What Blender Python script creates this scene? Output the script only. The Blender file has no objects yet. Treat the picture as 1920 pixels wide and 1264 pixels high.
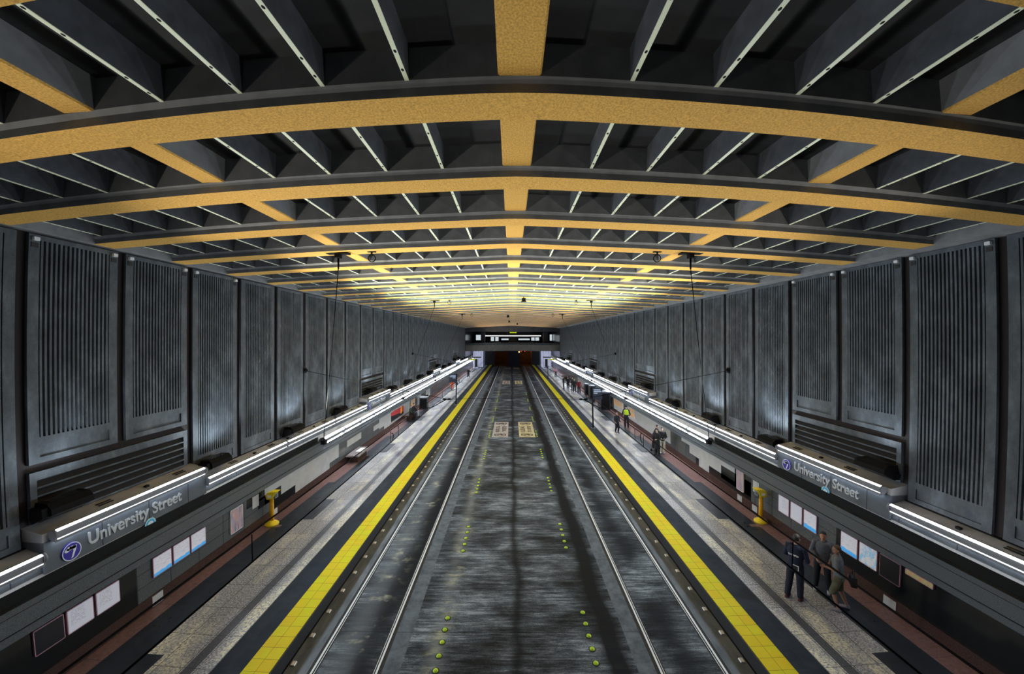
import bpy, bmesh, math, random
from mathutils import Vector, Matrix
random.seed(7)
SC = bpy.context.scene
COL = SC.collection
PI = math.pi

# ------------------------------------------------------------------ camera
# A wide lens with strong barrel distortion: theta = C1*r + C2*r^2 + C3*r^3, r in 1000 px of the 1920 px frame.
C1, C2, C3 = 1.6129032, -.7716034, .1635045
cd = bpy.data.cameras.new('camera')
cam = bpy.data.objects.new('camera', cd)
COL.objects.link(cam)
SC.camera = cam
cam.location = (-.17, 0, 7.08)
cam.rotation_euler = (math.radians(90.2124), 0, math.radians(-.1017))
cd.type = 'PANO'
cd.sensor_fit = 'HORIZONTAL'
cd.sensor_width = 36
cd.sensor_height = 36 * 1264 / 1920
cd.lens = 12
cd.clip_start = .05
cd.clip_end = 300
for tgt in (cd, getattr(cd, 'cycles', None)):
    try:
        tgt.panorama_type = 'FISHEYE_LENS_POLYNOMIAL'
        q = 1920 / 36 / 1000
        tgt.fisheye_fov = math.radians(170)
        tgt.fisheye_polynomial_k0 = 0
        tgt.fisheye_polynomial_k1 = -C1 * q
        tgt.fisheye_polynomial_k2 = -C2 * q * q
        tgt.fisheye_polynomial_k3 = -C3 * q ** 3
        tgt.fisheye_polynomial_k4 = 0
        break
    except Exception:
        pass

# ------------------------------------------------------------------ world, exposure
w = bpy.data.worlds.new('world')
SC.world = w
w.use_nodes = True
w.node_tree.nodes['Background'].inputs[0].default_value = (.55, .68, 1, 1)
w.node_tree.nodes['Background'].inputs[1].default_value = .02
SC.view_settings.view_transform = 'Standard'
SC.view_settings.look = 'None'
SC.view_settings.gamma = 1
SC.view_settings.exposure = 2.15
SC.view_settings.use_curve_mapping = False
SC.cycles.use_denoising = True
SC.cycles.max_bounces = 6
SC.cycles.diffuse_bounces = 3
SC.cycles.glossy_bounces = 3
SC.cycles.sample_clamp_indirect = 4
SC.cycles.use_light_tree = True

TUBE = 6.0         # brightness of the wall tubes
DOWN = 13.0         # brightness of the added down-facing glow faces, unseen by the camera
LAMP = 3.0         # brightness of the lamps over the posters
FLOOD = 240.0       # watts of a ceiling flood lamp
CROSS = 200.0       # watts of an added cool fill spot aimed across the hall
WASH = 30.0         # watts of an added cool fill spot up the wall
END_Y = 71.0        # where the wall panels end

# ------------------------------------------------------------------ helpers
class MB:
    def __init__(s):
        s.v = []; s.f = []; s.m = []; s.sm = []
    def add(s, vs, fs, mi=0, smooth=False):
        o = len(s.v)
        s.v += [tuple(p) for p in vs]
        for f in fs:
            s.f.append(tuple(o + i for i in f)); s.m.append(mi); s.sm.append(smooth)
    def box(s, x0, x1, y0, y1, z0, z1, mi=0):
        if x0 > x1: x0, x1 = x1, x0
        if y0 > y1: y0, y1 = y1, y0
        if z0 > z1: z0, z1 = z1, z0
        v = [(x0,y0,z0),(x1,y0,z0),(x1,y1,z0),(x0,y1,z0),(x0,y0,z1),(x1,y0,z1),(x1,y1,z1),(x0,y1,z1)]
        s.add(v, [(0,3,2,1),(4,5,6,7),(0,1,5,4),(1,2,6,5),(2,3,7,6),(3,0,4,7)], mi)
    def prism(s, prof, y0, y1, mi=0, mis=None):
        """profile of (x,z) points swept along Y"""
        n = len(prof)
        a = sum(prof[i][0]*prof[(i+1)%n][1]-prof[(i+1)%n][0]*prof[i][1] for i in range(n))
        P = list(prof); M = list(mis) if mis else [mi]*n
        if a < 0:
            P = P[::-1]; M = [M[(n-2-i) % n] for i in range(n)]
        v = [(x,y0,z) for x,z in P] + [(x,y1,z) for x,z in P]
        for i in range(n):
            j = (i+1) % n
            s.add([v[i], v[j], v[n+j], v[n+i]], [(3,2,1,0)], M[i])
        s.add(v[:n], [tuple(range(n))], M[0]); s.add(v[n:], [tuple(range(n-1,-1,-1))], M[0])
    def tube(s, pts, r, n=8, mi=0, caps=True, smooth=True):
        pts = [Vector(p) for p in pts]
        rs = r if isinstance(r, (list, tuple)) else [r]*len(pts)
        rings = []
        up = None
        for i, p in enumerate(pts):
            d = (pts[min(i+1, len(pts)-1)] - pts[max(i-1, 0)]).normalized()
            if up is None:
                up = Vector((0,0,1)) if abs(d.z) < .9 else Vector((0,1,0))
            a = d.cross(up).normalized(); b = d.cross(a).normalized()
            up = -b if (-b).dot(up) > 0 else b
            rr = rs[i] if isinstance(rs[i], (list, tuple)) else (rs[i], rs[i])
            rings.append([p + a*math.cos(t)*rr[0] + b*math.sin(t)*rr[1] for t in [2*PI*k/n for k in range(n)]])
        o = len(s.v)
        for R in rings: s.v += [tuple(q) for q in R]
        for i in range(len(rings)-1):
            for k in range(n):
                k2 = (k+1) % n
                s.f.append((o+i*n+k, o+i*n+k2, o+(i+1)*n+k2, o+(i+1)*n+k)); s.m.append(mi); s.sm.append(smooth)
        if caps:
            s.f.append(tuple(o+k for k in range(n-1,-1,-1))); s.m.append(mi); s.sm.append(False)
            e = o+(len(rings)-1)*n
            s.f.append(tuple(e+k for k in range(n))); s.m.append(mi); s.sm.append(False)
    def lathe(s, prof, c=(0,0,0), n=16, mi=0, smooth=True):
        o = len(s.v); m = len(prof)
        for r, z in prof:
            for k in range(n):
                t = 2*PI*k/n
                s.v.append((c[0]+r*math.cos(t), c[1]+r*math.sin(t), c[2]+z))
        for i in range(m-1):
            for k in range(n):
                k2 = (k+1) % n
                s.f.append((o+i*n+k, o+i*n+k2, o+(i+1)*n+k2, o+(i+1)*n+k)); s.m.append(mi); s.sm.append(smooth)
        s.f.append(tuple(o+k for k in range(n-1,-1,-1))); s.m.append(mi); s.sm.append(False)
        s.f.append(tuple(o+(m-1)*n+k for k in range(n))); s.m.append(mi); s.sm.append(False)
    def ball(s, c, r, n=12, m=8, mi=0):
        rx, ry, rz = r if isinstance(r, (tuple, list)) else (r, r, r)
        o = len(s.v)
        for i in range(1, m):
            t = PI*i/m
            for k in range(n):
                u = 2*PI*k/n
                s.v.append((c[0]+rx*math.sin(t)*math.cos(u), c[1]+ry*math.sin(t)*math.sin(u), c[2]+rz*math.cos(t)))
        s.v.append((c[0], c[1], c[2]+rz)); T = len(s.v)-1
        s.v.append((c[0], c[1], c[2]-rz)); B = len(s.v)-1
        for i in range(m-2):
            for k in range(n):
                k2 = (k+1) % n
                s.f.append((o+i*n+k, o+(i+1)*n+k, o+(i+1)*n+k2, o+i*n+k2)); s.m.append(mi); s.sm.append(True)
        for k in range(n):
            k2 = (k+1) % n
            s.f.append((T, o+k, o+k2)); s.m.append(mi); s.sm.append(True)
            s.f.append((B, o+(m-2)*n+k2, o+(m-2)*n+k)); s.m.append(mi); s.sm.append(True)
    def mesh(s, name, mats):
        me = bpy.data.meshes.new(name)
        me.from_pydata(s.v, [], s.f)
        for m in (mats if isinstance(mats, (list, tuple)) else [mats]): me.materials.append(m)
        me.polygons.foreach_set('material_index', s.m)
        me.polygons.foreach_set('use_smooth', s.sm)
        me.update()
        return me
    def obj(s, name, mats, parent=None, loc=None, rot=None):
        return link(name, s.mesh(name, mats), parent, loc, rot)

def link(name, data, parent=None, loc=None, rot=None):
    o = bpy.data.objects.new(name, data)
    COL.objects.link(o)
    if parent is not None: o.parent = parent
    if loc is not None: o.location = loc
    if rot is not None: o.rotation_euler = rot
    return o
def tag(o, label, cat=None, group=None, kind=None):
    if label: o['label'] = label
    if cat: o['category'] = cat
    if group: o['group'] = group
    if kind: o['kind'] = kind
    return o
def thing(name, label, cat, loc=(0,0,0), rz=0, group=None, kind=None):
    return tag(link(name, None, None, loc, (0,0,rz)), label, cat, group, kind)
ONES = ['', 'first','second','third','fourth','fifth','sixth','seventh','eighth','ninth','tenth','eleventh','twelfth','thirteenth',
        'fourteenth','fifteenth','sixteenth','seventeenth','eighteenth','nineteenth']
TENS = {20:'twent',30:'thirt',40:'fort',50:'fift',60:'sixt',70:'sevent',80:'eight',90:'ninet'}
def ordn(n):
    if n < 20: return ONES[n]
    t, u = n//10*10, n % 10
    return TENS[t]+'ieth' if u == 0 else TENS[t]+'y-'+ONES[u]
SIDE = {-1: 'left', 1: 'right'}

# ------------------------------------------------------------------ materials
def mat(name, col=(.5,.5,.5), rough=.6, metal=0., emit=None, es=1., spec=None):
    m = bpy.data.materials.new(name); m.use_nodes = True
    b = m.node_tree.nodes['Principled BSDF']
    b.inputs['Base Color'].default_value = (*col, 1)
    b.inputs['Roughness'].default_value = rough
    b.inputs['Metallic'].default_value = metal
    if spec is not None: b.inputs['Specular IOR Level'].default_value = spec
    if emit:
        b.inputs['Emission Color'].default_value = (*emit, 1); b.inputs['Emission Strength'].default_value = es
    return m
class NT:
    """small node-graph helper"""
    def __init__(s, m):
        s.t = m.node_tree; s.b = s.t.nodes['Principled BSDF']
        s.co = s.t.nodes.new('ShaderNodeTexCoord').outputs['Object']
        s._sep = None
    def n(s, typ, **kw):
        x = s.t.nodes.new(typ)
        for k, v in kw.items(): setattr(x, k, v)
        return x
    def put(s, sock, v):
        if hasattr(v, 'links'): s.t.links.new(v, sock)
        else:
            sock.default_value = (*v, 1) if isinstance(v, tuple) and len(v) == 3 and sock.type == 'RGBA' else v
    def xyz(s):
        if s._sep is None:
            s._sep = s.n('ShaderNodeSeparateXYZ'); s.put(s._sep.inputs[0], s.co)
        return s._sep.outputs
    def m(s, op, a, b=0., c=None, clamp=False):
        x = s.n('ShaderNodeMath', operation=op, use_clamp=clamp)
        s.put(x.inputs[0], a); s.put(x.inputs[1], b)
        if c is not None: s.put(x.inputs[2], c)
        return x.outputs[0]
    def noise(s, scale=(1,1,1), sc=1., det=4., rough=.6, dist=0., vec=None):
        mp = s.n('ShaderNodeMapping'); mp.inputs['Scale'].default_value = scale
        s.put(mp.inputs[0], vec if vec is not None else s.co)
        x = s.n('ShaderNodeTexNoise')
        s.put(x.inputs['Vector'], mp.outputs[0])
        x.inputs['Scale'].default_value = sc; x.inputs['Detail'].default_value = det
        x.inputs['Roughness'].default_value = rough; x.inputs['Distortion'].default_value = dist
        return x.outputs['Fac']
    def ramp(s, f, stops, const=False):
        r = s.n('ShaderNodeValToRGB'); r.color_ramp.interpolation = 'CONSTANT' if const else 'LINEAR'
        e = r.color_ramp.elements
        while len(e) < len(stops): e.new(.5)
        for q, (p, c) in zip(e, stops):
            q.position = p; q.color = (*c, 1) if isinstance(c, tuple) else (c, c, c, 1)
        s.put(r.inputs[0], f)
        return r.outputs[0]
    def mix(s, f, a, b, mode='MIX'):
        x = s.n('ShaderNodeMix', data_type='RGBA', blend_type=mode)
        s.put(x.inputs[0], f); s.put(x.inputs[6], a); s.put(x.inputs[7], b)
        return x.outputs[2]
    def gauss(s, v, c, w_):
        """1 at v=c falling off over width w_"""
        d = s.m('DIVIDE', s.m('SUBTRACT', v, c), w_)
        return s.m('POWER', 2.718, s.m('MULTIPLY', s.m('MULTIPLY', d, d), -1.))
    def joint(s, v, pitch, width, off=0.):
        """1 on the joint lines of a grid"""
        f = s.m('PINGPONG', s.m('ADD', v, off + pitch*1000), pitch/2)
        f2 = s.m('FRACT', s.m('DIVIDE', s.m('ADD', v, off+pitch*1000), pitch))
        return s.m('GREATER_THAN', s.m('ABSOLUTE', s.m('SUBTRACT', f2, .5)), .5 - width/pitch/2)
    def band(s, v, a, b):
        return s.m('MULTIPLY', s.m('GREATER_THAN', v, a), s.m('LESS_THAN', v, b))
    def bump(s, h, st=.3, d=.01):
        x = s.n('ShaderNodeBump'); x.inputs['Strength'].default_value = st; x.inputs['Distance'].default_value = d
        s.put(x.inputs['Height'], h); s.put(s.b.inputs['Normal'], x.outputs[0])
def noisy(name, c0, c1, scale=6., rough=.7, metal=0., st=(1,1,1), lo=.35, hi=.65, bump=0., r2=None):
    m = mat(name, c0, rough, metal); g = NT(m)
    f = g.noise(st, scale, 5)
    g.put(g.b.inputs['Base Color'], g.ramp(f, [(lo, c0), (hi, c1)]))
    if r2 is not None: g.put(g.b.inputs['Roughness'], g.m('MULTIPLY_ADD', f, r2-rough, rough))
    if bump: g.bump(f, bump, .01)
    return m

M = {}
M['beam_soffit'] = noisy('beam_soffit_concrete', (.50,.265,.045), (.84,.475,.10), 45, .85, bump=.3)  # gold of the flood light put into the concrete's underside colour
M['beam_side'] = noisy('beam_side_paint', (.19,.19,.195), (.26,.26,.265), 3, .8)  # beam sides darker and greyer than the undersides
M['fin_side'] = noisy('fin_side_paint', (.05,.053,.062), (.08,.084,.096), 4, .75)  # fin sides darker still
M['fin_edge'] = mat('fin_edge_trim', (.86,.90,.66), .4)
M['hole'] = mat('bolt_hole_black', (.006,.006,.006), .9)
M['ceil'] = noisy('ceiling_slab_black', (.03,.03,.032), (.045,.045,.047), 2, .9)
m = mat('wall_panel_concrete', (.1,.1,.1), .75); g = NT(m)
c = g.ramp(g.noise((1,1,.55), 1.6, 6, .68), [(.34, (.055,.066,.078)), (.52, (.105,.123,.143)), (.70, (.20,.23,.265))])
c = g.mix(g.m('MULTIPLY', g.noise((1,1,1), 45, 2), .5), c, g.mix(1., c, (.35,.35,.36), 'MULTIPLY'))
g.put(g.b.inputs['Base Color'], c); g.bump(g.noise((1,1,1), 60, 3), .25, .01)
M['panel'] = m
M['groove'] = mat('groove_grime', (.018,.018,.019), .9)  # shade between ribs and slats put in as a near-black colour
M['joint'] = mat('wall_joint_maroon', (.012,.006,.006), .8)
M['black'] = mat('black_paint', (.008,.008,.009), .5)
M['blackmetal'] = mat('black_metal', (.004,.004,.005), .7, spec=.15)
M['ledge'] = noisy('ledge_metal', (.42,.425,.43), (.52,.525,.53), 3, .5, .1)
M['slot'] = mat('slot_black', (.004,.004,.004), .9)
M['slate'] = noisy('fascia_slate', (.05,.056,.065), (.085,.094,.105), 2, .32, st=(1,1,2))
M['signface'] = noisy('sign_panel_metal', (.10,.115,.14), (.15,.17,.2), 1.2, .3, .3)
M['pale'] = noisy('pale_strip_stone', (.42,.42,.43), (.52,.52,.53), 5, .4)
M['cove'] = noisy('cove_back_beige', (.11,.10,.08), (.16,.15,.12), 2, .7)
M['granite'] = noisy('grey_granite', (.05,.06,.072), (.13,.15,.175), 55, .35, lo=.35, hi=.7)
M['tile_light'] = noisy('pale_wall_tile', (.42,.44,.46), (.5,.52,.54), 3, .3)
M['tile_mid'] = noisy('mid_grey_wall_tile', (.07,.08,.09), (.11,.12,.13), 30, .2)
M['tile_black'] = mat('black_wall_tile', (.006,.007,.009), .15)
M['base_brown'] = noisy('brown_granite_base', (.035,.018,.016), (.07,.04,.036), 40, .12)
M['housing'] = mat('lamp_housing_metal', (.20,.21,.23), .6, .2)
M['letter'] = mat('brushed_steel_letter', (.55,.57,.6), .35, .4)
M['white'] = mat('white_enamel', (.8,.8,.8), .4)
M['steel'] = mat('rail_steel', (.78,.82,.85), .5, .0)
M['railside'] = mat('rail_groove_black', (.008,.008,.009), .7)
M['yellow_dome'] = mat('yellow_green_reflector', (.42,.62,.02), .35)
M['wire'] = mat('black_wire', (.004,.004,.005), .9, spec=.05)
M['glass'] = mat('railing_glass', (.03,.04,.05), .08)
M['mezz'] = noisy('mezzanine_concrete', (.09,.095,.09), (.12,.125,.12), 2, .8)
M['yellow'] = mat('helpline_yellow', (.85,.62,.01), .35)
M['orange'] = mat('helpline_orange', (.85,.42,.01), .35)
M['skin'] = mat('skin', (.48,.28,.19), .55)
M['eye'] = mat('eye_dark', (.02,.015,.012), .3)
M['lip'] = mat('lip', (.35,.12,.1), .5)

def emis(name, col, st):
    m = bpy.data.materials.new(name); m.use_nodes = True
    t = m.node_tree; t.nodes.clear()
    e = t.nodes.new('ShaderNodeEmission'); o = t.nodes.new('ShaderNodeOutputMaterial')
    e.inputs[0].default_value = (*col, 1); e.inputs[1].default_value = st
    t.links.new(e.outputs[0], o.inputs[0])
    return m

# track bed: transversely brushed dark concrete with tyre-mark bands, a central seam and paler pads along the inner rails
m = mat('track_bed_concrete', (.1,.1,.11), .55); g = NT(m); X, Y, Z = g.xyz()
brush = g.noise((.9, 11, 1), 1.3, 8, .75, .2)
blot = g.noise((.55, 1.1, 1), 1.2, 6, .62, .2)
fine = g.noise((30, 60, 1), 1.3, 3, .6)
v = g.m('ADD', g.m('MULTIPLY', brush, .40), g.m('MULTIPLY', blot, .42))
v = g.m('ADD', g.m('MULTIPLY', fine, .18), v)
colr = g.ramp(v, [(.41, (.008,.010,.013)), (.475, (.038,.047,.057)), (.53, (.095,.115,.138)), (.61, (.31,.36,.41))])
wob = g.m('MULTIPLY', g.m('SUBTRACT', g.noise((.3,.5,1), 1, 2), .5), .45)
Xw = g.m('ADD', X, wob)
dark = g.m('MAXIMUM', g.m('MULTIPLY', g.gauss(Xw, 2.25, .30), 1.35, clamp=True), g.m('MULTIPLY', g.m('MULTIPLY', g.gauss(Xw, -3.45, .40), 1.5, clamp=True), g.ramp(g.noise((.2,.16,1), 1.3, 2), [(.30,.25),(.42,1.)])))
dark = g.m('MAXIMUM', dark, g.m('MULTIPLY', g.gauss(Xw, -.05, .15), .85))
dark = g.m('MAXIMUM', dark, g.m('MULTIPLY', g.gauss(Xw, 3.75, .45), g.ramp(g.noise((.2,.2,1), 1.7, 2), [(.45,0.),(.55,.9)])))
colr = g.mix(g.m('MULTIPLY', dark, .97), colr, (.005,.007,.010))
lane = g.m('MULTIPLY', g.gauss(X, -1.98, .20), g.ramp(g.noise((.6,.5,1), 1.2, 3), [(.35,.15),(.6,.75)]))
colr = g.mix(lane, colr, (.18,.20,.205))
low = g.m('MULTIPLY', g.gauss(X, -4.1, .35), .55)
colr = g.mix(low, colr, (.14,.16,.185))
stain = g.m('MULTIPLY', g.gauss(X, -1.95, .22), g.ramp(g.noise((1.4,3.2,1), 1.2, 5), [(.52,0.),(.7,.8)]))
colr = g.mix(stain, colr, (.46,.47,.30))
stain2 = g.m('MULTIPLY', g.gauss(X, -3.9, .3), g.ramp(g.noise((1.5,2.2,1), 1., 5), [(.56,0.),(.74,.9)]))
colr = g.mix(stain2, colr, (.5,.5,.36))
pad = g.m('ADD', g.band(X, -3.06, -2.66), g.band(X, 2.66, 3.06))
padn = g.ramp(g.noise((3,3,1), 1.5, 4), [(.35, (.075,.092,.11)), (.65, (.14,.165,.195))])
colr = g.mix(pad, colr, padn)
outer = g.m('GREATER_THAN', g.m('ABSOLUTE', X), 4.7)
outn = g.ramp(g.noise((2,.6,1), 2, 4), [(.35, (.10,.12,.14)), (.65, (.18,.205,.235))])
colr = g.mix(outer, colr, outn)
edge = g.m('GREATER_THAN', g.m('ABSOLUTE', X), 5.22)
colr = g.mix(edge, colr, (.008,.008,.009))
jn = g.m('MULTIPLY', g.joint(Y, 3.05, .02), g.m('LESS_THAN', g.m('ABSOLUTE', X), 4.5))
colr = g.mix(g.m('MULTIPLY', jn, .6), colr, (.006,.006,.008))
g.put(g.b.inputs['Base Color'], colr)
g.put(g.b.inputs['Roughness'], g.m('MULTIPLY_ADD', blot, .35, .42)); g.b.inputs['Specular IOR Level'].default_value = .1
g.bump(v, .35, .02)
M['track'] = m

# platform paving by zones across X (the |x| of the world)
def platform_mat():
    m = mat('platform_paving', (.1,.1,.1), .3); g = NT(m); X, Y, Z = g.xyz()
    A = g.m('ABSOLUTE', X)
    speck = g.noise((1,1,1), 24, 4, .85)
    terr = g.ramp(speck, [(.40, (.14,.15,.175)), (.50, (.36,.375,.41)), (.60, (.78,.78,.77))])
    cell = g.n('ShaderNodeTexWhiteNoise', noise_dimensions='2D')
    cmb = g.n('ShaderNodeCombineXYZ')
    g.put(cmb.inputs[0], g.m('FLOOR', g.m('DIVIDE', A, .62))); g.put(cmb.inputs[1], g.m('FLOOR', g.m('DIVIDE', Y, .94)))
    g.put(cell.inputs['Vector'], cmb.outputs[0])
    terr = g.mix(g.m('MULTIPLY', cell.outputs['Value'], .45), terr, g.mix(1., terr, (.55,.55,.55), 'MULTIPLY'))
    glint = g.ramp(g.noise((1.3,.45,1), 1., 4), [(.50, 0.), (.62, .95)])  # lamp reflections on the polished terrazzo, painted as cream patches
    glint = g.m('MULTIPLY', glint, g.ramp(g.noise((1,1,1), 15, 4, .8), [(.44, 0.), (.54, 1.)]))
    terr = g.mix(glint, terr, (.86,.84,.62))
    dk = g.ramp(g.noise((1,1,1), 3, 3), [(.3, (.014,.020,.029)), (.7, (.022,.031,.045))])
    slate = g.ramp(g.noise((1,1,1), 2, 3), [(.3, (.022,.029,.040)), (.7, (.032,.041,.056))])
    pink = g.ramp(g.noise((1,1,1), 9, 5, .8), [(.35, (.15,.085,.08)), (.65, (.27,.16,.15))])
    grey = g.ramp(g.noise((1,1,1), 25, 3), [(.35, (.05,.055,.065)), (.65, (.10,.105,.12))])
    # the outer border of the terrazzo steps in and out with the bays
    bay = g.m('FRACT', g.m('DIVIDE', g.m('ADD', Y, 2.2), 8.2))
    step = g.m('MULTIPLY', g.m('LESS_THAN', bay, .22), -.42)
    tb = g.m('ADD', 8.35, step)
    pstep = g.m('MULTIPLY', g.band(bay, .45, .95), g.m('MULTIPLY', g.m('GREATER_THAN', Y, 13.6), -.3))
    pb = g.m('ADD', 9.16, pstep)
    c = slate
    c = g.mix(g.m('GREATER_THAN', A, 6.55), c, terr)
    c = g.mix(g.band(A, 6.94, 7.18), c, grey)
    c = g.mix(g.m('GREATER_THAN', A, tb), c, dk)
    c = g.mix(g.m('GREATER_THAN', A, pb), c, pink)
    j = g.m('MULTIPLY', g.joint(Y, .94, .016), g.band(A, 6.55, 8.35))
    j = g.m('MAXIMUM', j, g.m('MULTIPLY', g.joint(Y, 1.88, .012), g.m('GREATER_THAN', A, 8.35)))
    for q in (6.56, 6.9, 7.22, 7.8): j = g.m('MAXIMUM', j, g.band(A, q-.009, q+.009))
    c = g.mix(g.m('MULTIPLY', j, .75), c, (.012,.013,.016))
    g.put(g.b.inputs['Base Color'], c)
    r = g.m('MULTIPLY_ADD', g.noise((1,1,1), 6, 4), .3, .16)
    r = g.m('ADD', r, g.m('MULTIPLY', cell.outputs['Value'], .2))
    isl = g.m('LESS_THAN', A, 6.55)
    r = g.m('ADD', r, g.m('MULTIPLY', isl, .3))
    g.put(g.b.inputs['Specular IOR Level'], g.m('MULTIPLY_ADD', isl, -.2, .32))
    g.put(g.b.inputs['Roughness'], r)
    g.bump(speck, .04, .003)
    return m
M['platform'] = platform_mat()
M['kerb'] = mat('platform_kerb_dark', (.02,.021,.024), .7)

m = mat('yellow_tactile_tile', (.6,.55,.02), .6, spec=.15); g = NT(m); X, Y, Z = g.xyz(); A = g.m('ABSOLUTE', X)
cell = g.n('ShaderNodeTexWhiteNoise', noise_dimensions='2D'); cmb = g.n('ShaderNodeCombineXYZ')
g.put(cmb.inputs[0], g.m('FLOOR', g.m('DIVIDE', g.m('SUBTRACT', A, 5.3), .3))); g.put(cmb.inputs[1], g.m('FLOOR', g.m('DIVIDE', Y, .327)))
g.put(cell.inputs['Vector'], cmb.outputs[0])
c = g.ramp(cell.outputs['Value'], [(0., (.70,.55,.006)), (.6, (.70,.62,.006)), (1., (.62,.64,.008))])
c = g.mix(g.ramp(g.noise((1,.6,1), 1.6, 4), [(.45, 0.), (.7, .65)]), c, (.74,.46,.006))
c = g.mix(g.m('MULTIPLY', g.noise((1,1,1), 90, 2), .35), c, (.36,.30,.01))
j = g.m('MAXIMUM', g.joint(Y, .327, .010), g.band(A, 5.596, 5.606))
c = g.mix(g.m('MULTIPLY', j, .8), c, (.10,.08,.01))
g.put(g.b.inputs['Base Color'], c)
vo = g.n('ShaderNodeTexVoronoi'); g.put(vo.inputs['Vector'], g.co); vo.inputs['Scale'].default_value = 17; vo.inputs['Randomness'].default_value = 0
g.bump(g.ramp(vo.outputs['Distance'], [(.2, 1.), (.42, 0.)]), .5, .006)
M['tactile'] = m

# ------------------------------------------------------------------ floor structure
LY0, LY1 = -3.0, 92.0
W = {-1: -9.6, 1: 9.75}
b = MB(); b.box(-5.32, 5.32, LY0, LY1, -.6, -.34)
tag(b.obj('floor', M['track']), 'dark worn concrete track bed between the two platforms', kind='structure')
for s in (-1, 1):
    b = MB()
    b.box(s*5.3, W[s]+s*.3, LY0, LY1, -.6, 0)
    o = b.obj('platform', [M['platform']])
    tag(o, f'polished stone {SIDE[s]} platform slab along the tracks', kind='structure')
    b = MB(); b.prism([(s*5.26,-.34),(s*5.30,-.34),(s*5.30,.002),(s*5.26,.002)], LY0, LY1)
    tag(b.obj('trim', M['kerb']), f'dark kerb face of the {SIDE[s]} platform', kind='structure')
    b = MB(); b.box(s*5.29, s*5.89, LY0, LY1-1, .0, .012)
    tag(b.obj('tactile_paving_strip', M['tactile']), f'yellow studded warning strip along the {SIDE[s]} platform edge', 'tactile paving')

# rails
for k, (x, nm) in enumerate([(-4.6,'outer rail of the left track'),(-3.16,'inner rail of the left track'),(3.16,'inner rail of the right track'),(4.6,'outer rail of the right track')]):
    t = thing('rail', 'shiny steel '+nm+', sunk in the concrete', 'rail', (x,0,-.34), group='running rails')
    b = MB(); b.box(-.020, .020, LY0, LY1, .001, .02); b.obj('rail_head', M['steel'], t)
    sx = -1 if x < 0 else 1
    b = MB(); b.box(-.10, .10, LY0, LY1, -.02, .004); b.obj('rail_groove', M['railside'], t)
    b = MB(); b.box(.055 if k % 2 == 0 else -.067, .067 if k % 2 == 0 else -.055, LY0, LY1, .0, .012); b.obj('guard_lip', M['steel'], t)

# white edge reflectors, dome studs
b = MB(); b.prism([(-.055,0),(.055,0),(.04,.026),(-.04,.026)], -.06, .06); refl = b.mesh('track_reflector', M['white'])
for s in (-1, 1):
    for k in range(64):
        y = 7.3 + .84*k + (0 if s < 0 else .06)
        o = link('track_reflector', refl, None, (s*5.13, y, -.34))
        tag(o, f'small white reflector, {ordn(k+1)} from the camera beside the {SIDE[s]} platform', 'reflector', f'white reflectors beside the {SIDE[s]} platform edge')
b = MB(); b.lathe([(.062,0),(.062,.008),(.056,.02),(.03,.03),(.004,.033)], n=14); dome = b.mesh('dome_stud', M['yellow_dome'])
b = MB(); b.lathe([(.085,0),(.083,.004)], n=14); dring = b.mesh('stud_base', M['railside'])
for s in (-1, 1):
    n = 0
    for c in range(9):
        y0 = (8.05 if s < 0 else 8.24) + 4.62*c
        for k in range(5):
            n += 1
            o = link('dome_stud', dome, None, (s*(1.86 if s < 0 else 1.76)+.004*c, y0+.395*k, -.339))
            tag(o, f'yellow-green dome stud, {ordn(n)} from the camera along the {SIDE[s]} dotted lane line', 'road stud', f'dome studs of the {SIDE[s]} lane line')
            link('stud_base', dring, o, (0,0,0))

# painted warning labels on the track bed
M['lab_grey'] = noisy('painted_label_grey', (.34,.31,.30), (.48,.45,.40), 3, .6)
M['lab_yel'] = noisy('painted_label_yellow', (.42,.36,.2), (.58,.54,.33), 2, .6)
M['ink'] = mat('dark_brown_lettering', (.03,.02,.025), .7)
def ring_bm(b, cx, cy, rx, ry, w_, z, n=28):
    for k in range(n):
        a0, a1 = 2*PI*k/n, 2*PI*(k+1)/n
        b.add([(cx+rx*math.cos(a0),cy+ry*math.sin(a0),z),(cx+rx*math.cos(a1),cy+ry*math.sin(a1),z),
               (cx+(rx-w_)*math.cos(a1),cy+(ry-w_)*math.sin(a1),z),(cx+(rx-w_)*math.cos(a0),cy+(ry-w_)*math.sin(a0),z)], [(0,1,2,3)])
def text(name, body, size, parent, loc, rot, mt, ext=0., off=0., ax='CENTER', ay='CENTER', sx=1.):
    c = bpy.data.curves.new(name, 'FONT'); c.body = body; c.size = size; c.align_x = ax; c.align_y = ay
    c.extrude = ext; c.offset = off; c.materials.append(mt)
    tmp = bpy.data.objects.new(name, c); COL.objects.link(tmp)
    me = bpy.data.meshes.new_from_object(tmp.evaluated_get(bpy.context.evaluated_depsgraph_get()))
    bpy.data.objects.remove(tmp); bpy.data.curves.remove(c)
    me.materials.clear(); me.materials.append(mt)
    o = link(name, me, parent, loc, rot); o.scale = (sx, 1, 1)
    return o
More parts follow.
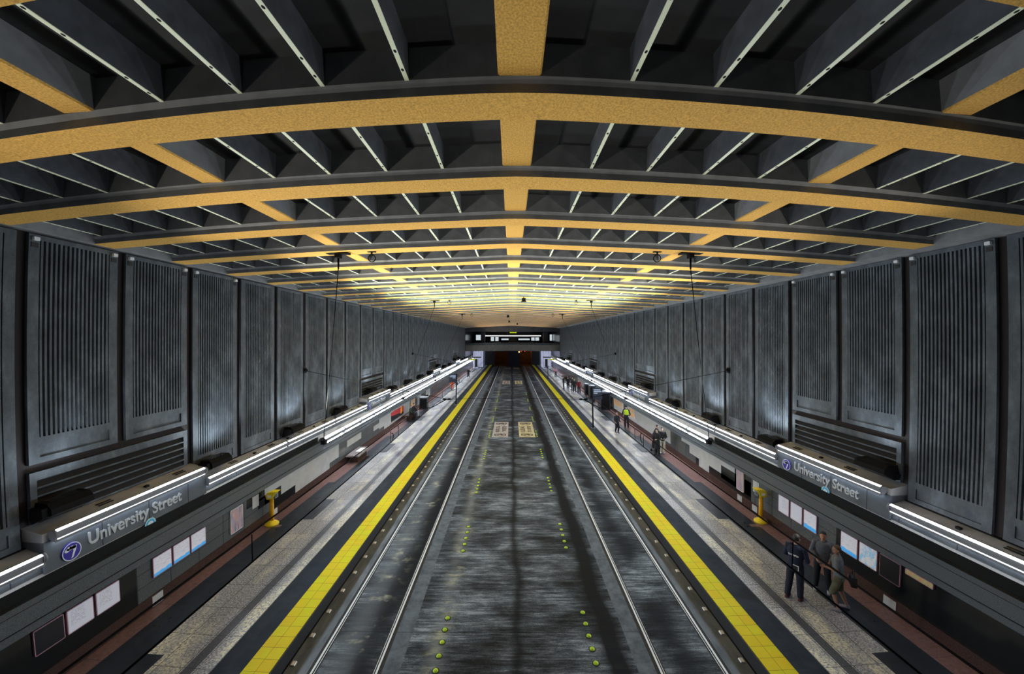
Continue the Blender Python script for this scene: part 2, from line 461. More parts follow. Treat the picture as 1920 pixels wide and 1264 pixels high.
for (y0, y1, far) in [(26.5, 31.05, 'nearer pair'), (55.4, 59.9, 'middle pair'), (81.6, 85.5, 'farthest pair')]:
    for s in (-1, 1):
        cx = s*1.03
        t = thing('painted_warning', f'{"yellowish" if s > 0 else "grey"} painted crossing warning, {SIDE[s]} one of the {far} on the track bed', 'road marking', (cx, (y0+y1)/2, -.338), group='painted crossing warnings')
        b = MB(); hl = (y1-y0)/2
        b.box(-.61, .61, -hl, hl, 0, .004); b.obj('label_panel', M['lab_yel' if s > 0 else 'lab_grey'], t)
        for cy in (-hl*.74, hl*.74):
            b = MB(); ring_bm(b, 0, cy, .46, .44, .075, .007)
            b.box(-.34, .34, cy-.06, cy+.06, .006, .0075)
            b.ball((.08, cy+.13, .007), (.1,.07,.001), 10, 4); b.box(-.2,.22,cy+.02,cy+.09,.006,.0075)
            b.box(-.24,-.08,cy-.16,cy-.05,.006,.0075); b.box(.1,.2,cy-.2,cy-.05,.006,.0075)
            b.obj('pictogram', M['ink'], t)
        rz = PI/2 if s > 0 else -PI/2
        text('lettering', 'ILLEGAL', .46, t, (-.27*s/abs(s) if s > 0 else .27, 0, .007), (0,0,rz), M['ink'], .0005, .012, sx=.95)
        text('lettering', 'TO CROSS', .40, t, (.27 if s > 0 else -.27, 0, .007), (0,0,rz), M['ink'], .0005, .012, sx=.95)

# ------------------------------------------------------------------ ceiling
CX = -.08
def zb(x, base=9.75): return base + .03 - .0618*math.sqrt(x*x + .25)   # soffit height at distance x from the ridge
b = MB()
xs = [-9.9,-6,-3,0,3,6,9.9]
for i in range(len(xs)-1):
    x0, x1 = xs[i], xs[i+1]
    z0, z1 = zb(x0, 10.27), zb(x1, 10.27)
    b.add([(CX+x0,LY0,z0),(CX+x1,LY0,z1),(CX+x1,END_Y+2,z1),(CX+x0,END_Y+2,z0),(CX+x0,LY0,z0+.3),(CX+x1,LY0,z1+.3),(CX+x1,END_Y+2,z1+.3),(CX+x0,END_Y+2,z0+.3)],
          [(0,3,2,1),(4,5,6,7),(0,1,5,4),(2,3,7,6)])
tag(b.obj('ceiling', M['ceil']), 'black ceiling slab above the concrete beams', kind='structure')
BP = 1.99
for s in (-1, 1):
    b = MB(); b.prism([(CX+s*9.42, 9.20), (CX+s*9.95, 9.14), (CX+s*9.95, 9.9), (CX+s*9.42, 9.9)], LY0, END_Y+1)
    tag(b.obj('trim', M['beam_side']), f'grey edge beam where the ceiling meets the {SIDE[s]} wall', kind='structure')
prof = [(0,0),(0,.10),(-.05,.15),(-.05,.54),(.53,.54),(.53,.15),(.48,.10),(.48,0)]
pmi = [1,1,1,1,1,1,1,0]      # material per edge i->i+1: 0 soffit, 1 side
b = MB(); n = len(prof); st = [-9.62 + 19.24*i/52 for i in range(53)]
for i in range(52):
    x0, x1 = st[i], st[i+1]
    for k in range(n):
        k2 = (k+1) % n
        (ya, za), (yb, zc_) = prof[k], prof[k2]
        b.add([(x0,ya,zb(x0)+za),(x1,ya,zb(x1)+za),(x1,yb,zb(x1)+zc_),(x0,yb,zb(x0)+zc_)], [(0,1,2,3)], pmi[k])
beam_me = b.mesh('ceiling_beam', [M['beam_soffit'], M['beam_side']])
b = MB(); b.box(-.022, .022, 0, BP-.53-.05, 0, .44, 0)
b.box(-.024, .024, 0, BP-.53-.05, -.006, .0, 1)
for yy in (.12, .42, 1.0, 1.25):
    b.ball((0, yy, -.006), (.015,.022,.003), 8, 4, 2)
fin_me = b.mesh('fin', [M['fin_side'], M['fin_edge'], M['hole']])
def rib_mesh(hw):
    b = MB()
    b.prism([(-hw,.02),(hw,.02),(hw,.44),(-hw,.44)], 0, BP-.58, 1)
    b.prism([(-hw+.02,0),(hw-.02,0),(hw,.02),(-hw,.02)], 0, BP-.58, 0)
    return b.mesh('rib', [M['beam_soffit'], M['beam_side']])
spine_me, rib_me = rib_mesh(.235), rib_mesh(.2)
FINX = [1.21, 2.12, 3.03, 3.93, 5.97, 6.82, 7.67, 8.47, 9.22]
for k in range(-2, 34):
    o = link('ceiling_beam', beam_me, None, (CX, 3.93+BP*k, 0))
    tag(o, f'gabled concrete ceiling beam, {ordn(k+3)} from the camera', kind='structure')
    for s in (-1, 1):
        for x in FINX:
            link('fin', fin_me, o, (s*x, .53, zb(x, 9.90)))
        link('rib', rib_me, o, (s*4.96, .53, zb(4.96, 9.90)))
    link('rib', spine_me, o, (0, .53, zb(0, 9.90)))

# ------------------------------------------------------------------ upper walls
PP = 1.975
def panel_mesh(L, z0, z1, slot=True):
    """vertical-ribbed concrete panel lying in the plane x=0, ribs towards -x, length L along y"""
    b = MB(); f = .19
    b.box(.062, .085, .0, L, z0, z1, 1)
    b.box(0, .07, 0, f, z0, z1); b.box(0, .07, L-f, L, z0, z1)
    zr0 = z0 + (.52 if slot else .2)
    b.box(0, .07, f, L-f, z1-.1, z1)
    b.box(0, .07, f, L-f, z0, z0+.12)
    if slot: b.box(0, .07, f, L-f, z0+.36, zr0); b.box(.03, .07, f, L-f, z0+.12, z0+.36)
    n = 16; wd = (L-2*f)/n
    for i in range(n):
        y = f + wd*(i+.5)
        h = wd*.30
        b.add([(.062,y-h*1.1,zr0),(.0,y-h*.8,zr0),(.0,y+h*.8,zr0),(.062,y+h*1.1,zr0),
               (.062,y-h*1.1,z1-.1),(.0,y-h*.8,z1-.1),(.0,y+h*.8,z1-.1),(.062,y+h*1.1,z1-.1)],
              [(0,4,5,1),(1,5,6,2),(2,6,7,3)])
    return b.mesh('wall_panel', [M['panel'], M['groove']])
def louvre_mesh(L, z0, z1):
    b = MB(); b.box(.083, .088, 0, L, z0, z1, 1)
    b.box(0, .086, 0, L, z1-.17, z1); b.box(0, .086, 0, .12, z0, z1-.17); b.box(0, .086, L-.12, L, z0, z1-.17)
    n = 5; h = (z1-.17-z0)/n
    for i in range(n):
        za = z0 + h*i
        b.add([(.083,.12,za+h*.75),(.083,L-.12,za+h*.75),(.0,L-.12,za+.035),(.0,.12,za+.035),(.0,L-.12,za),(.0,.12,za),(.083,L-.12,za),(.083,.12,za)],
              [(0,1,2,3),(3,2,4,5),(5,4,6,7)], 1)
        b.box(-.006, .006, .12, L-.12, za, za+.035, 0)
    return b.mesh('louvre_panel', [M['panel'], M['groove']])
TOP = 9.14
ME = {'full': panel_mesh(PP-.2, 3.02, TOP), 'short': panel_mesh(PP-.2, 4.58, TOP), 'louv': louvre_mesh(2*PP-.2, 3.40, 4.42)}
b = MB(); b.box(-.06, 0, -.05, .05, -.035, .035); clip_me = b.mesh('bracket', M['white'])
b = MB(); b.box(-.012, .0, -.06, .06, -.13, -.03); clipd_me = b.mesh('bracket_plate', M['black'])
SG = {-1: [(-1,1),(7,9),(16,18),(24,26)], 1: [(0,2),(8,10),(16,18),(24,26)]}   # bays whose lower part is a slatted panel above a sign
Y00 = {-1: 8.62, 1: 8.92}
for s in (-1, 1):
    b = MB(); b.box(W[s]+s*.09, W[s]+s*.5, LY0, END_Y, -.6, 10.6)
    tag(b.obj('wall_'+SIDE[s], M['joint']), f'dark backing of the {SIDE[s]} station wall', kind='structure')
    k = -5
    while Y00[s] + PP*k < END_Y - PP:
        y = Y00[s] + PP*k
        sg = [a for a in SG[s] if a[0] <= k < a[1]]
        kind = 'short' if sg else 'full'
        rz = 0 if s > 0 else PI
        me = ME[kind]
        yy = y + .1 if s > 0 else y + PP - .1
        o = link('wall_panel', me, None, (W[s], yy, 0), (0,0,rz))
        tag(o, f'ribbed grey concrete panel, {ordn(k+6)} along the {SIDE[s]} wall', kind='structure')
        if -1 <= k <= 1:
            for q in (.1, PP-.3):
                c = link('bracket', clip_me, o, (0, q, TOP-.09)); link('bracket_plate', clipd_me, c, (0,0,-.04))
        if sg and k == sg[0][0]:
            yl = y + .1 if s > 0 else y + 2*PP - .1
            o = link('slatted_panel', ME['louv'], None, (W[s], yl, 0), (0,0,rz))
            tag(o, f'horizontal slatted concrete panel below the ribbed panels, {ordn(SG[s].index(sg[0])+1)} on the {SIDE[s]} wall', kind='structure')
        k += 1

# ------------------------------------------------------------------ ledges, fascias, lamps along the walls
def tube_mat(name, st, col=(.86,.9,1)):
    return emis(name, col, st)
T_NEAR = tube_mat('tube_glow_near', TUBE*.4); L_DOWN = tube_mat('down_lens_glow', DOWN, (.80,.89,1)); T_DOWN = tube_mat('strip_lens_glow', DOWN*.18, (.78,.87,1)); T_DOWNN = tube_mat('strip_lens_glow_near', DOWN*.14, (.78,.87,1)); T_LOW = tube_mat('tube_glow_low', TUBE*.3); T_LOWN = tube_mat('tube_glow_low_near', TUBE*.12); T_MID = tube_mat('tube_glow', TUBE); 
L_MID = tube_mat('lamp_glow', LAMP)
def sy(s, i): return Y00[s] + PP*i
def signspan(s, k):
    a, c = SG[s][k]
    return sy(s, a)-.02, sy(s, c)+.08
trim_n = 0
for s in (-1, 1):
    Ws = W[s]
    def X_(d): return Ws - s*d
    spans = [signspan(s, k) for k in range(4)]
    # stretches between the signs
    cuts = [LY0] + [q for sp in spans for q in sp] + [END_Y]
    for i in range(len(cuts)-1):
        y0, y1 = cuts[i], cuts[i+1]
        sign = i % 2 == 1
        trim_n += 1
        where = f'{ordn(i//2+1)} {"sign bay" if sign else "stretch"} along the {SIDE[s]} wall'
        b = MB()
        if sign: pr = [(X_(-.1),3.38),(X_(.38),3.29),(X_(.38),3.12),(X_(-.1),3.12)]
        else: pr = [(X_(-.1),3.0),(X_(.35),2.91),(X_(.35),2.70),(X_(-.1),2.70)]
        b.prism(pr, y0, y1)
        ld = tag(b.obj('trim_%d' % trim_n, M['ledge']), 'pale metal ledge under the ribbed panels, '+where, kind='structure')
        # vent slots on the ledge
        b = MB(); zz = (3.38, 3.29, .38) if sign else (3.0, 2.91, .35)
        for q in ((.22, .14) if sign else (.17,)):
            for j in range(2):
                d = zz[2]*(.35+.2*j)
                z = zz[0]+(zz[1]-zz[0])*(d/zz[2]) 
                b.box(X_(d-.02), X_(d+.02), -.16, .16, z-.01, z+.006)
            break
        vs = b.mesh('vent_slot', M['slot'])
        b = MB(); b.box(X_(.17), X_(.24), -.05, .05, zz[1]+.02, zz[1]+.075); vb = b.mesh('junction_box', M['blackmetal'])
        y = y0 + 1.4 if y0 > 0 else 2.6; j = 0
        while y < y1 - .5:
            link('vent_slot' if j % 2 == 0 else 'junction_box', vs if j % 2 == 0 else vb, ld, (0, y, 0)); y += 1.0 if sign else .98; j += 1
        # fascia
        b = MB()
        if sign: b.box(X_(-.1), X_(.40), y0, y1, 2.50, 3.12)
        else: b.box(X_(-.1), X_(.35), y0, y1, 2.525, 2.70)
        if not sign:
            trim_n += 1
            fs = tag(b.obj('trim_%d' % trim_n, M['slate']), 'dark slate fascia, '+where, kind='structure')
            b = MB(); y = y0+1.3
            while y < y1: b.box(X_(.349), X_(.352), y-.008, y+.008, 2.525, 2.70); y += 1.3
            b.obj('joint_line', M['slot'], fs)
        b = MB(); 
        if s < 0: ya, yb = y0, (y1 if not sign else y0+2.25)
        else: ya, yb = (y0 if not sign else y0), (y1 if not sign else y0+2.1)
        b.box(X_(-.1), X_(.345), ya, yb, 2.455, 2.53 if not sign else 2.5)
        trim_n += 1
        tag(b.obj('trim_%d' % trim_n, M['pale']), 'pale stone strip under the fascia, '+where, kind='structure')
    # cove back wall, granite band, poster wall, brown base
    trim_n += 1
    b = MB(); b.box(X_(-.1), X_(.0), 17.7, END_Y+20, 1.9, 3.0)
    tag(b.obj('trim_%d' % trim_n, M['cove']), f'beige cove wall behind the lamps of the {SIDE[s]} granite band', kind='structure')
    trim_n += 1
    b = MB(); b.box(X_(-.1), X_(.0), LY0, 17.7, 1.9, 3.0)  # beige cove goes unlit here; its shade is painted as black
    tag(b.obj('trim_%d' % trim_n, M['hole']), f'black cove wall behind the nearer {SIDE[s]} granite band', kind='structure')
    trim_n += 1
    b = MB(); b.box(X_(-.1), X_(.15), LY0, END_Y+20, 1.40, 2.03); b.box(X_(-.1), X_(.165), LY0, END_Y+20, 1.56, 1.575, 1); b.box(X_(-.1), X_(.16), LY0, END_Y+20, 1.90, 1.905, 1)
    tag(b.obj('trim_%d' % trim_n, [M['granite'], M['slot']]), f'grey granite band above the {SIDE[s]} poster wall', kind='structure')
    trim_n += 1
    b = MB(); b.box(X_(-.1), X_(.0), LY0, END_Y+20, .34, 1.41)
    lw = tag(b.obj('trim_%d' % trim_n, M['tile_mid']), f'dark tiled poster wall of the {SIDE[s]} platform', kind='structure')
    b = MB(); b.box(X_(-.1), X_(.02), LY0, END_Y+20, .0, .34)
    tag(b.obj('baseboard_'+SIDE[s], M['base_brown']), f'polished brown granite base of the {SIDE[s]} wall', kind='structure')
    # joints of the dark tile wall
    b = MB(); y = 2.
    while y < END_Y+18:
        b.box(X_(.0), X_(.003), y-.006, y+.006, .34, 1.41); y += .98
    for z in (.70, 1.06): b.box(X_(.0), X_(.003), LY0, END_Y+18, z-.005, z+.005)
    b.obj('tile_joints', M['slot'], lw)
    # patchwork of pale, mid and black tiles (measured on the left wall; mirrored and shifted on the right)
    off = 0 if s < 0 else 2.18
    sc = 1.0
    pal = [(13.87,14.87,1.07,1.4),(14.87,15.86,.69,1.4),(15.86,16.86,.34,1.4),(16.86,17.84,.34,1.4),(17.84,18.82,.34,1.4),(18.82,19.80,.61,1.4)]
    blk = [(12.9,13.87,.98,1.4),(13.87,14.87,.70,1.07),(14.3,15.86,.34,.69),(13.5,14.3,.7,1.07)]
    pal2 = [(20.78,22.68,.82,1.2),(24.65,25.65,.72,1.05),(25.65,26.65,.6,1.4),(26.65,27.6,.25,1.4),(27.6,33,.34,1.4),(35.5,37,.34,1.4),(39,40,.8,1.4),(40,41,.5,1.4)]
    pl = MB(); bk = MB()
    if s < 0:
        for a, c, z0, z1 in pal + pal2: pl.box(X_(0), X_(.012), a, c, z0, z1)
        for a, c in ((13.19,13.53),): pl.box(X_(0), X_(.014), a, c, .85, 1.29)
        for a, c in ((14.36,14.59),(9.22,9.54)): pl.box(X_(0.02), X_(.034), a, c, .03, .3)
        for a, c, z0, z1 in blk: bk.box(X_(0), X_(.008), a, c, z0, z1)
        bk.box(X_(0), X_(.008), 2, 8.84, .34, 1.4)
    else:
        for a, c, z0, z1 in [(20.15,21.08,1.13,1.4),(19.15,20.15,.72,1.4),(18.2,19.15,.34,1.4),(17.15,18.2,.70,1.4),(16.1,17.15,1.1,1.4)]: pl.box(X_(0), X_(.012), a, c, z0, z1)
        for a, c, z0, z1 in [(22.5,24.2,.5,1.4),(24.2,30.5,.34,1.4),(31.5,34.4,.34,1.4),(36,38,.8,1.4),(40,44,.5,1.4),(46,52,.34,1.4)]: pl.box(X_(0), X_(.012), a, c, z0, z1)
        pl.box(X_(0), X_(.014), 14.5, 14.86, .82, 1.28)
        for a, c in ((14.57,14.88),(15.56,15.87)): pl.box(X_(.02), X_(.034), a, c, .04, .28)
        pl.box(X_(.02), X_(.034), 8.95, 9.3, .04, .28)
        for a, c, z0, z1 in [(15.0,16.1,.34,1.4),(16.1,18.2,.34,.72),(19.2,19.5,.34,.7),(15.0,17.15,.5,1.1)]: bk.box(X_(0), X_(.008), a, c, z0, z1)
        bk.box(X_(0), X_(.008), 2, 10.9, .34, 1.4)
    pl.obj('pale_tiles', M['tile_light'], lw); bk.obj('black_tiles', M['tile_black'], lw)

def lamp_unit(kind):
    """long tube fitting, local: wall at +x, track at -x, length along y from 0 to L"""
    pass
def make_tube(L, mt, nm):
    """two-part fitting; x points to the track"""
    b = MB(); b.prism([(0,.05),(.07,.055),(.10,.03),(.10,-.185),(.092,-.185),(.092,-.165),(0,-.165)], 0.02, L-.02)
    h = b.mesh('lamp_housing', M['housing'])
    b = MB(); b.prism([(.066,.052),(.09,.040),(.10,.024),(.107,.032),(.095,.05),(.068,.064)], .06, L-.06)
    g_ = b.mesh('tube', mt)
    b = MB(); b.box(.099, .104, .06, L-.06, -.135, -.118)
    g2 = b.mesh('lower_tube', T_LOWN if mt is T_NEAR else T_LOW)
    b = MB(); b.box(.0, .088, .06, L-.06, -.172, -.166)  # added glow face hidden in the housing, brightens track and platform
    g3 = b.mesh('down_lens', T_DOWNN if mt is T_NEAR else T_DOWN)
    b = MB(); b.tube([(.05,0,-.03),(.05,.05,-.03)], .095, 14)
    e = b.mesh('end_cap', M['housing'])
    return h, g_, g2, e, g3
def place_tube(s, d, z, y0, L, mt, label, group):
    h, g_, g2, e, g3 = make_tube(L, mt, 'x')
    t = thing('strip_light', label, 'strip light', (W[s]-s*d, y0 if s < 0 else y0+L, z), 0 if s < 0 else PI, group)
    link('lamp_housing', h, t); link('tube', g_, t); link('lower_tube', g2, t); link('down_lens', g3, t); link('end_cap', e, t); link('end_cap', e, t, (0, L-.05, 0))
for s in (-1, 1):
    spans = [signspan(s, k) for k in range(4)]
    for k, (a, c) in enumerate(spans):
        if k == 0: a0 = a+.1
        place_tube(s, .412, 3.26, a+.1, c-a-.2, T_NEAR if k == 0 else T_MID,
                   f'long strip light above the {ordn(k+1)} station name sign on the {SIDE[s]} wall', 'strip lights over the signs')
    # stretches
    edges = [1.5] + [q for sp in spans for q in sp] + [END_Y]
    n = 0
    for i in range(0, len(edges), 2):
        y0, y1 = edges[i], edges[i+1]
        cnt = max(1, round((y1-y0)/4.2)); L = (y1-y0)/cnt
        for j in range(cnt):
            n += 1
            place_tube(s, .355, 2.88, y0+j*L, L, T_NEAR if n == 1 else T_MID,
                       f'strip light on the {SIDE[s]} wall ledge, {ordn(n)} from the camera', 'strip lights along the wall ledges')

# rounded lamps along the top of the granite band, from Y 17.7 on
LP_L = 2.12
b = MB(); R = .15
arc = [(R*math.cos(t), R*math.sin(t)) for t in [math.radians(a) for a in range(-100, 31, 13)]]
b.prism([(-.02,-R)] + arc + [(-.02,.05)], 0, LP_L)
lbody = b.mesh('lamp_body', mat('lamp_body_metal', (.16,.17,.19), .4, .3))
arc2 = [((R+.006)*math.cos(t), (R+.006)*math.sin(t)) for t in [math.radians(a) for a in range(28, 84, 8)]]
b = MB(); b.prism([(.08,.06)] + arc2, .07, LP_L-.07); lglow = b.mesh('diffuser', L_MID)
b = MB(); b.box(.06, .12, .08, LP_L-.08, -R-.012, -R-.006); ldown = b.mesh('down_lens', L_DOWN)  # added glow face under the lamp, out of view, brightens the platform
b = MB(); b.box(.045, .055, .05, LP_L-.05, -R-.10, -R+.03); lbaffle = b.mesh('lens_shade', M['blackmetal'])  # added baffle keeping that glow off the granite
b = MB(); b.tube([(.02,0,.0),(.02,.03,.0)], .165, 12); lcap = b.mesh('end_cap', M['housing'])
for s in (-1, 1):
    y = 17.75; n = 0
    while y < 88:
        n += 1
        t = thing('wall_lamp', f'rounded bright lamp on the {SIDE[s]} granite band, {ordn(n)} in the row', 'wall lamp',
                  (W[s]-s*.17, y if s < 0 else y+LP_L-.02, 2.06), 0 if s < 0 else PI, f'rounded lamps along the {SIDE[s]} platform')
        link('lamp_body', lbody, t); link('diffuser', lglow, t); link('down_lens', ldown, t); link('lens_shade', lbaffle, t); link('end_cap', lcap, t, (0, 0 if s < 0 else LP_L-.03, 0))
        y += LP_L

# station name signs
def circle_pts(r, n=28): return [(r*math.cos(2*PI*k/n), r*math.sin(2*PI*k/n)) for k in range(n)]
M['logo_blue'] = mat('logo_blue', (.035,.02,.35), .35)
M['logo_white'] = mat('logo_white', (.75,.8,.9), .4)
M['cyan'] = mat('cyan_enamel', (.05,.42,.78), .4)
M['cyan_pale'] = mat('pale_cyan_enamel', (.45,.75,.85), .4)
def disc(b, r, x0, x1, cy, cz, mi=0, n=28):
    P = [(cy+r*math.cos(2*PI*k/n), cz+r*math.sin(2*PI*k/n)) for k in range(n)]
    v = [(x0,y,z) for y,z in P] + [(x1,y,z) for y,z in P]
    b.add(v, [tuple(range(n)), tuple(range(2*n-1,n-1,-1))] + [(i,n+i,n+(i+1)%n,(i+1)%n) for i in range(n)], mi)
for s in (-1, 1):
    for k in range(4):
        y0, y1 = signspan(s, k)
        # local frame: x = reading direction, y = up, z = out of the wall
        t = thing('station_sign', f'grey University Street name sign, {ordn(k+1)} from the camera on the {SIDE[s]} wall', 'sign',
                  (W[s], y0 if s < 0 else y1, 2.5), 0, 'station name signs')
        t.rotation_euler = (PI/2, 0, PI/2 if s < 0 else -PI/2)
        L = y1-y0
        b = MB(); b.box(.0, L, .0, .62, -.1, .405)
        sf = b.obj('sign_panel', M['signface'], t)
        for q in (1.12, 2.25, 3.42):
            b = MB(); b.box(-.006, .006, .0, .62, .404, .408); b.obj('panel_joint', M['slot'], sf, (q, 0, 0))
        # sign letters
        text('lettering', 'University Street', .385, t, (.80, .17, .41), (0,0,0), M['letter'], .018, .007, 'LEFT', 'BOTTOM_BASELINE', sx=.90)
        b = MB(); n = 30; P = circle_pts(.185, n)
        v = [(.47+x, .22+y, .405) for x,y in P] + [(.47+x, .22+y, .435) for x,y in P]
        b.add(v, [tuple(range(n-1,-1,-1)), tuple(range(n,2*n))] + [(i,(i+1)%n,n+(i+1)%n,n+i) for i in range(n)])
        lg = b.obj('logo_disc', M['logo_blue'], t)
        b = MB()
        for a in range(n):
            (xa,ya),(xb,yb) = P[a], P[(a+1)%n]
            b.add([(.47+xa,.22+ya,.437),(.47+xb,.22+yb,.437),(.47+xb*.9,.22+yb*.9,.437),(.47+xa*.9,.22+ya*.9,.437)], [(0,1,2,3)])
        b.obj('logo_ring', M['logo_white'], lg)
        b = MB()
        for (cx_, cy_, r_) in [(-.09,.05,.05),(-.045,.075,.055),(.0,.08,.05),(.04,.07,.045)]:
            PP_ = circle_pts(r_, 14); b.add([(.47+cx_+x,.22+cy_+y*.75,.437) for x,y in PP_], [tuple(range(14))])
        b.add([(.47-.02,.22+.1,.437),(.47+.10,.22+.10,.437),(.47+.085,.22+.02,.437),(.47+.02,.22-.13,.437),(.47-.02,.22-.14,.437),(.47+.03,.22+.0,.437),(.47+.02,.22+.04,.437)], [(6,5,4,3,2,1,0)])
        b.obj('logo_figure', M['logo_white'], lg)
        # small white and blue quarter-round badge hanging under the sign
        px_ = 2.2 if s < 0 else 2.0
        b = MB(); b.add([(px_,-.03,.41),(px_+.13,-.03,.41),(px_+.13,.1,.41),(px_,.1,.41)], [(0,1,2,3)])
        b.box(px_, px_+.14, -.06, .1, .38, .41)
        bd = b.obj('badge', M['white'], t)
        for rr, mm, zz in ((.15,'cyan_pale',.412),(.12,'cyan',.414),(.075,'white',.416),(.04,'cyan_pale',.418)):
            b = MB(); b.add([(px_+.07,-.06,zz)] + [(px_+.07+rr*math.cos(a*PI/16), -.06+rr*math.sin(a*PI/16), zz) for a in range(0,17)], [tuple(range(18))])
            b.obj('badge_arc', M[mm], bd)

# black flood lamps standing on the ledges, aimed up at the ceiling
b = MB()
b.prism([(-.02,.02),(.10,-.12),(.42,.04),(.40,.16),(.30,.27),(.04,.27)], -.40, .40)
b.prism([(.05,-.03),(.12,-.10),(.36,.02),(.34,.20),(.06,.2)], -.52, -.40)
fl_h = b.mesh('flood_head', M['blackmetal'])
b = MB(); b.prism([(.08,.271),(.27,.271),(.27,.276),(.08,.276)], -.3, .3); fl_g = b.mesh('flood_glass', mat('flood_glass', (.03,.035,.04), .1))
b = MB(); b.tube([(-.02,-.30,-.1),(.12,-.30,.05)], .018, 6); b.tube([(-.02,.30,-.1),(.12,.30,.05)], .018, 6); b.box(-.1,.04,-.34,.34,-.13,-.09)
b.tube([(.05,.36,.02),(.05,.46,.02)], .05, 8)
fl_b = b.mesh('flood_bracket', M['blackmetal'])
for s in (-1, 1):
    for k in range(-1, 16):
        y = (7.1 if s < 0 else 9.35) + 4.07*k
        if y > END_Y-2: break
        on_sign = any(a-.3 < y < c+.3 for a, c in [signspan(s, j) for j in range(4)])
        z = 3.60 if on_sign else 3.16
        t = thing('flood_lamp', f'black flood lamp on the {SIDE[s]} ledge, {ordn(k+2)} from the camera', 'flood lamp',
                  (W[s]-s*.12, y, z), 0 if s < 0 else PI, 'ceiling flood lamps on the wall ledges')
        link('flood_head', fl_h, t); link('flood_glass', fl_g, t); link('flood_bracket', fl_b, t)
        for ty in range(1):
            ld = bpy.data.lights.new('flood_beam', 'SPOT')
            pw = [.30,.42,1.5,3.4,3.8,1.9,.9,.65,.5,.42,.38,.35,.38,.45,.7,1.1,1.5][min(k+1,16)]
            ld.energy = FLOOD*4*pw; ld.color = [(1,.95,.82),(1,.96,.80),(.94,1,.76),(.84,1,.74),(.95,1,.66),(.95,.98,.7),(1,.94,.72),(1,.88,.66),(1,.82,.6)][min(max(k,0),8)]; ld.spot_size = math.radians(62); ld.spot_blend = 1.0; ld.shadow_soft_size = .12
            lo = link('flood_beam', ld, t, (.2, 0, .31))
            d = Vector((6.2, 1.2 if s < 0 else -1.2, 6.0))
            lo.rotation_euler = d.to_track_quat('-Z', 'Y').to_euler()
            ls = bpy.data.lights.new('wall_wash', 'SPOT')  # added fill spot that brightens the wall above the ledge
            ls.energy = WASH*[.3,.6,1.4,1.6,1.1,.9,.7,.55,.45,.4,.4,.4,.4,.35,.3,.25,.2][min(k+1,16)]; ls.color = (.80,.91,1); ls.spot_size = math.radians(165); ls.spot_blend = .6; ls.shadow_soft_size = .2
            lq = link('wall_wash', ls, t, (.42, 0, .36))
            lq.rotation_euler = Vector((.25, 0, 1)).to_track_quat('-Z', 'Y').to_euler()
            lc = bpy.data.lights.new('cross_beam', 'SPOT')  # added fill spot that brightens floor and opposite wall
            lc.energy = CROSS*[.35,.65,.95,1.1,1.1,1.,.9,.8,.7,.7,.6,.6,.6,.6,.5,.4,.3][min(k+1,16)]; lc.color = (.80,.91,1); lc.spot_size = math.radians(135); lc.spot_blend = .8; lc.shadow_soft_size = .2
            lx = link('cross_beam', lc, t, (.52, 0, .12))
            lx.rotation_euler = Vector((1, 0, -.02)).to_track_quat('-Z', 'Y').to_euler()

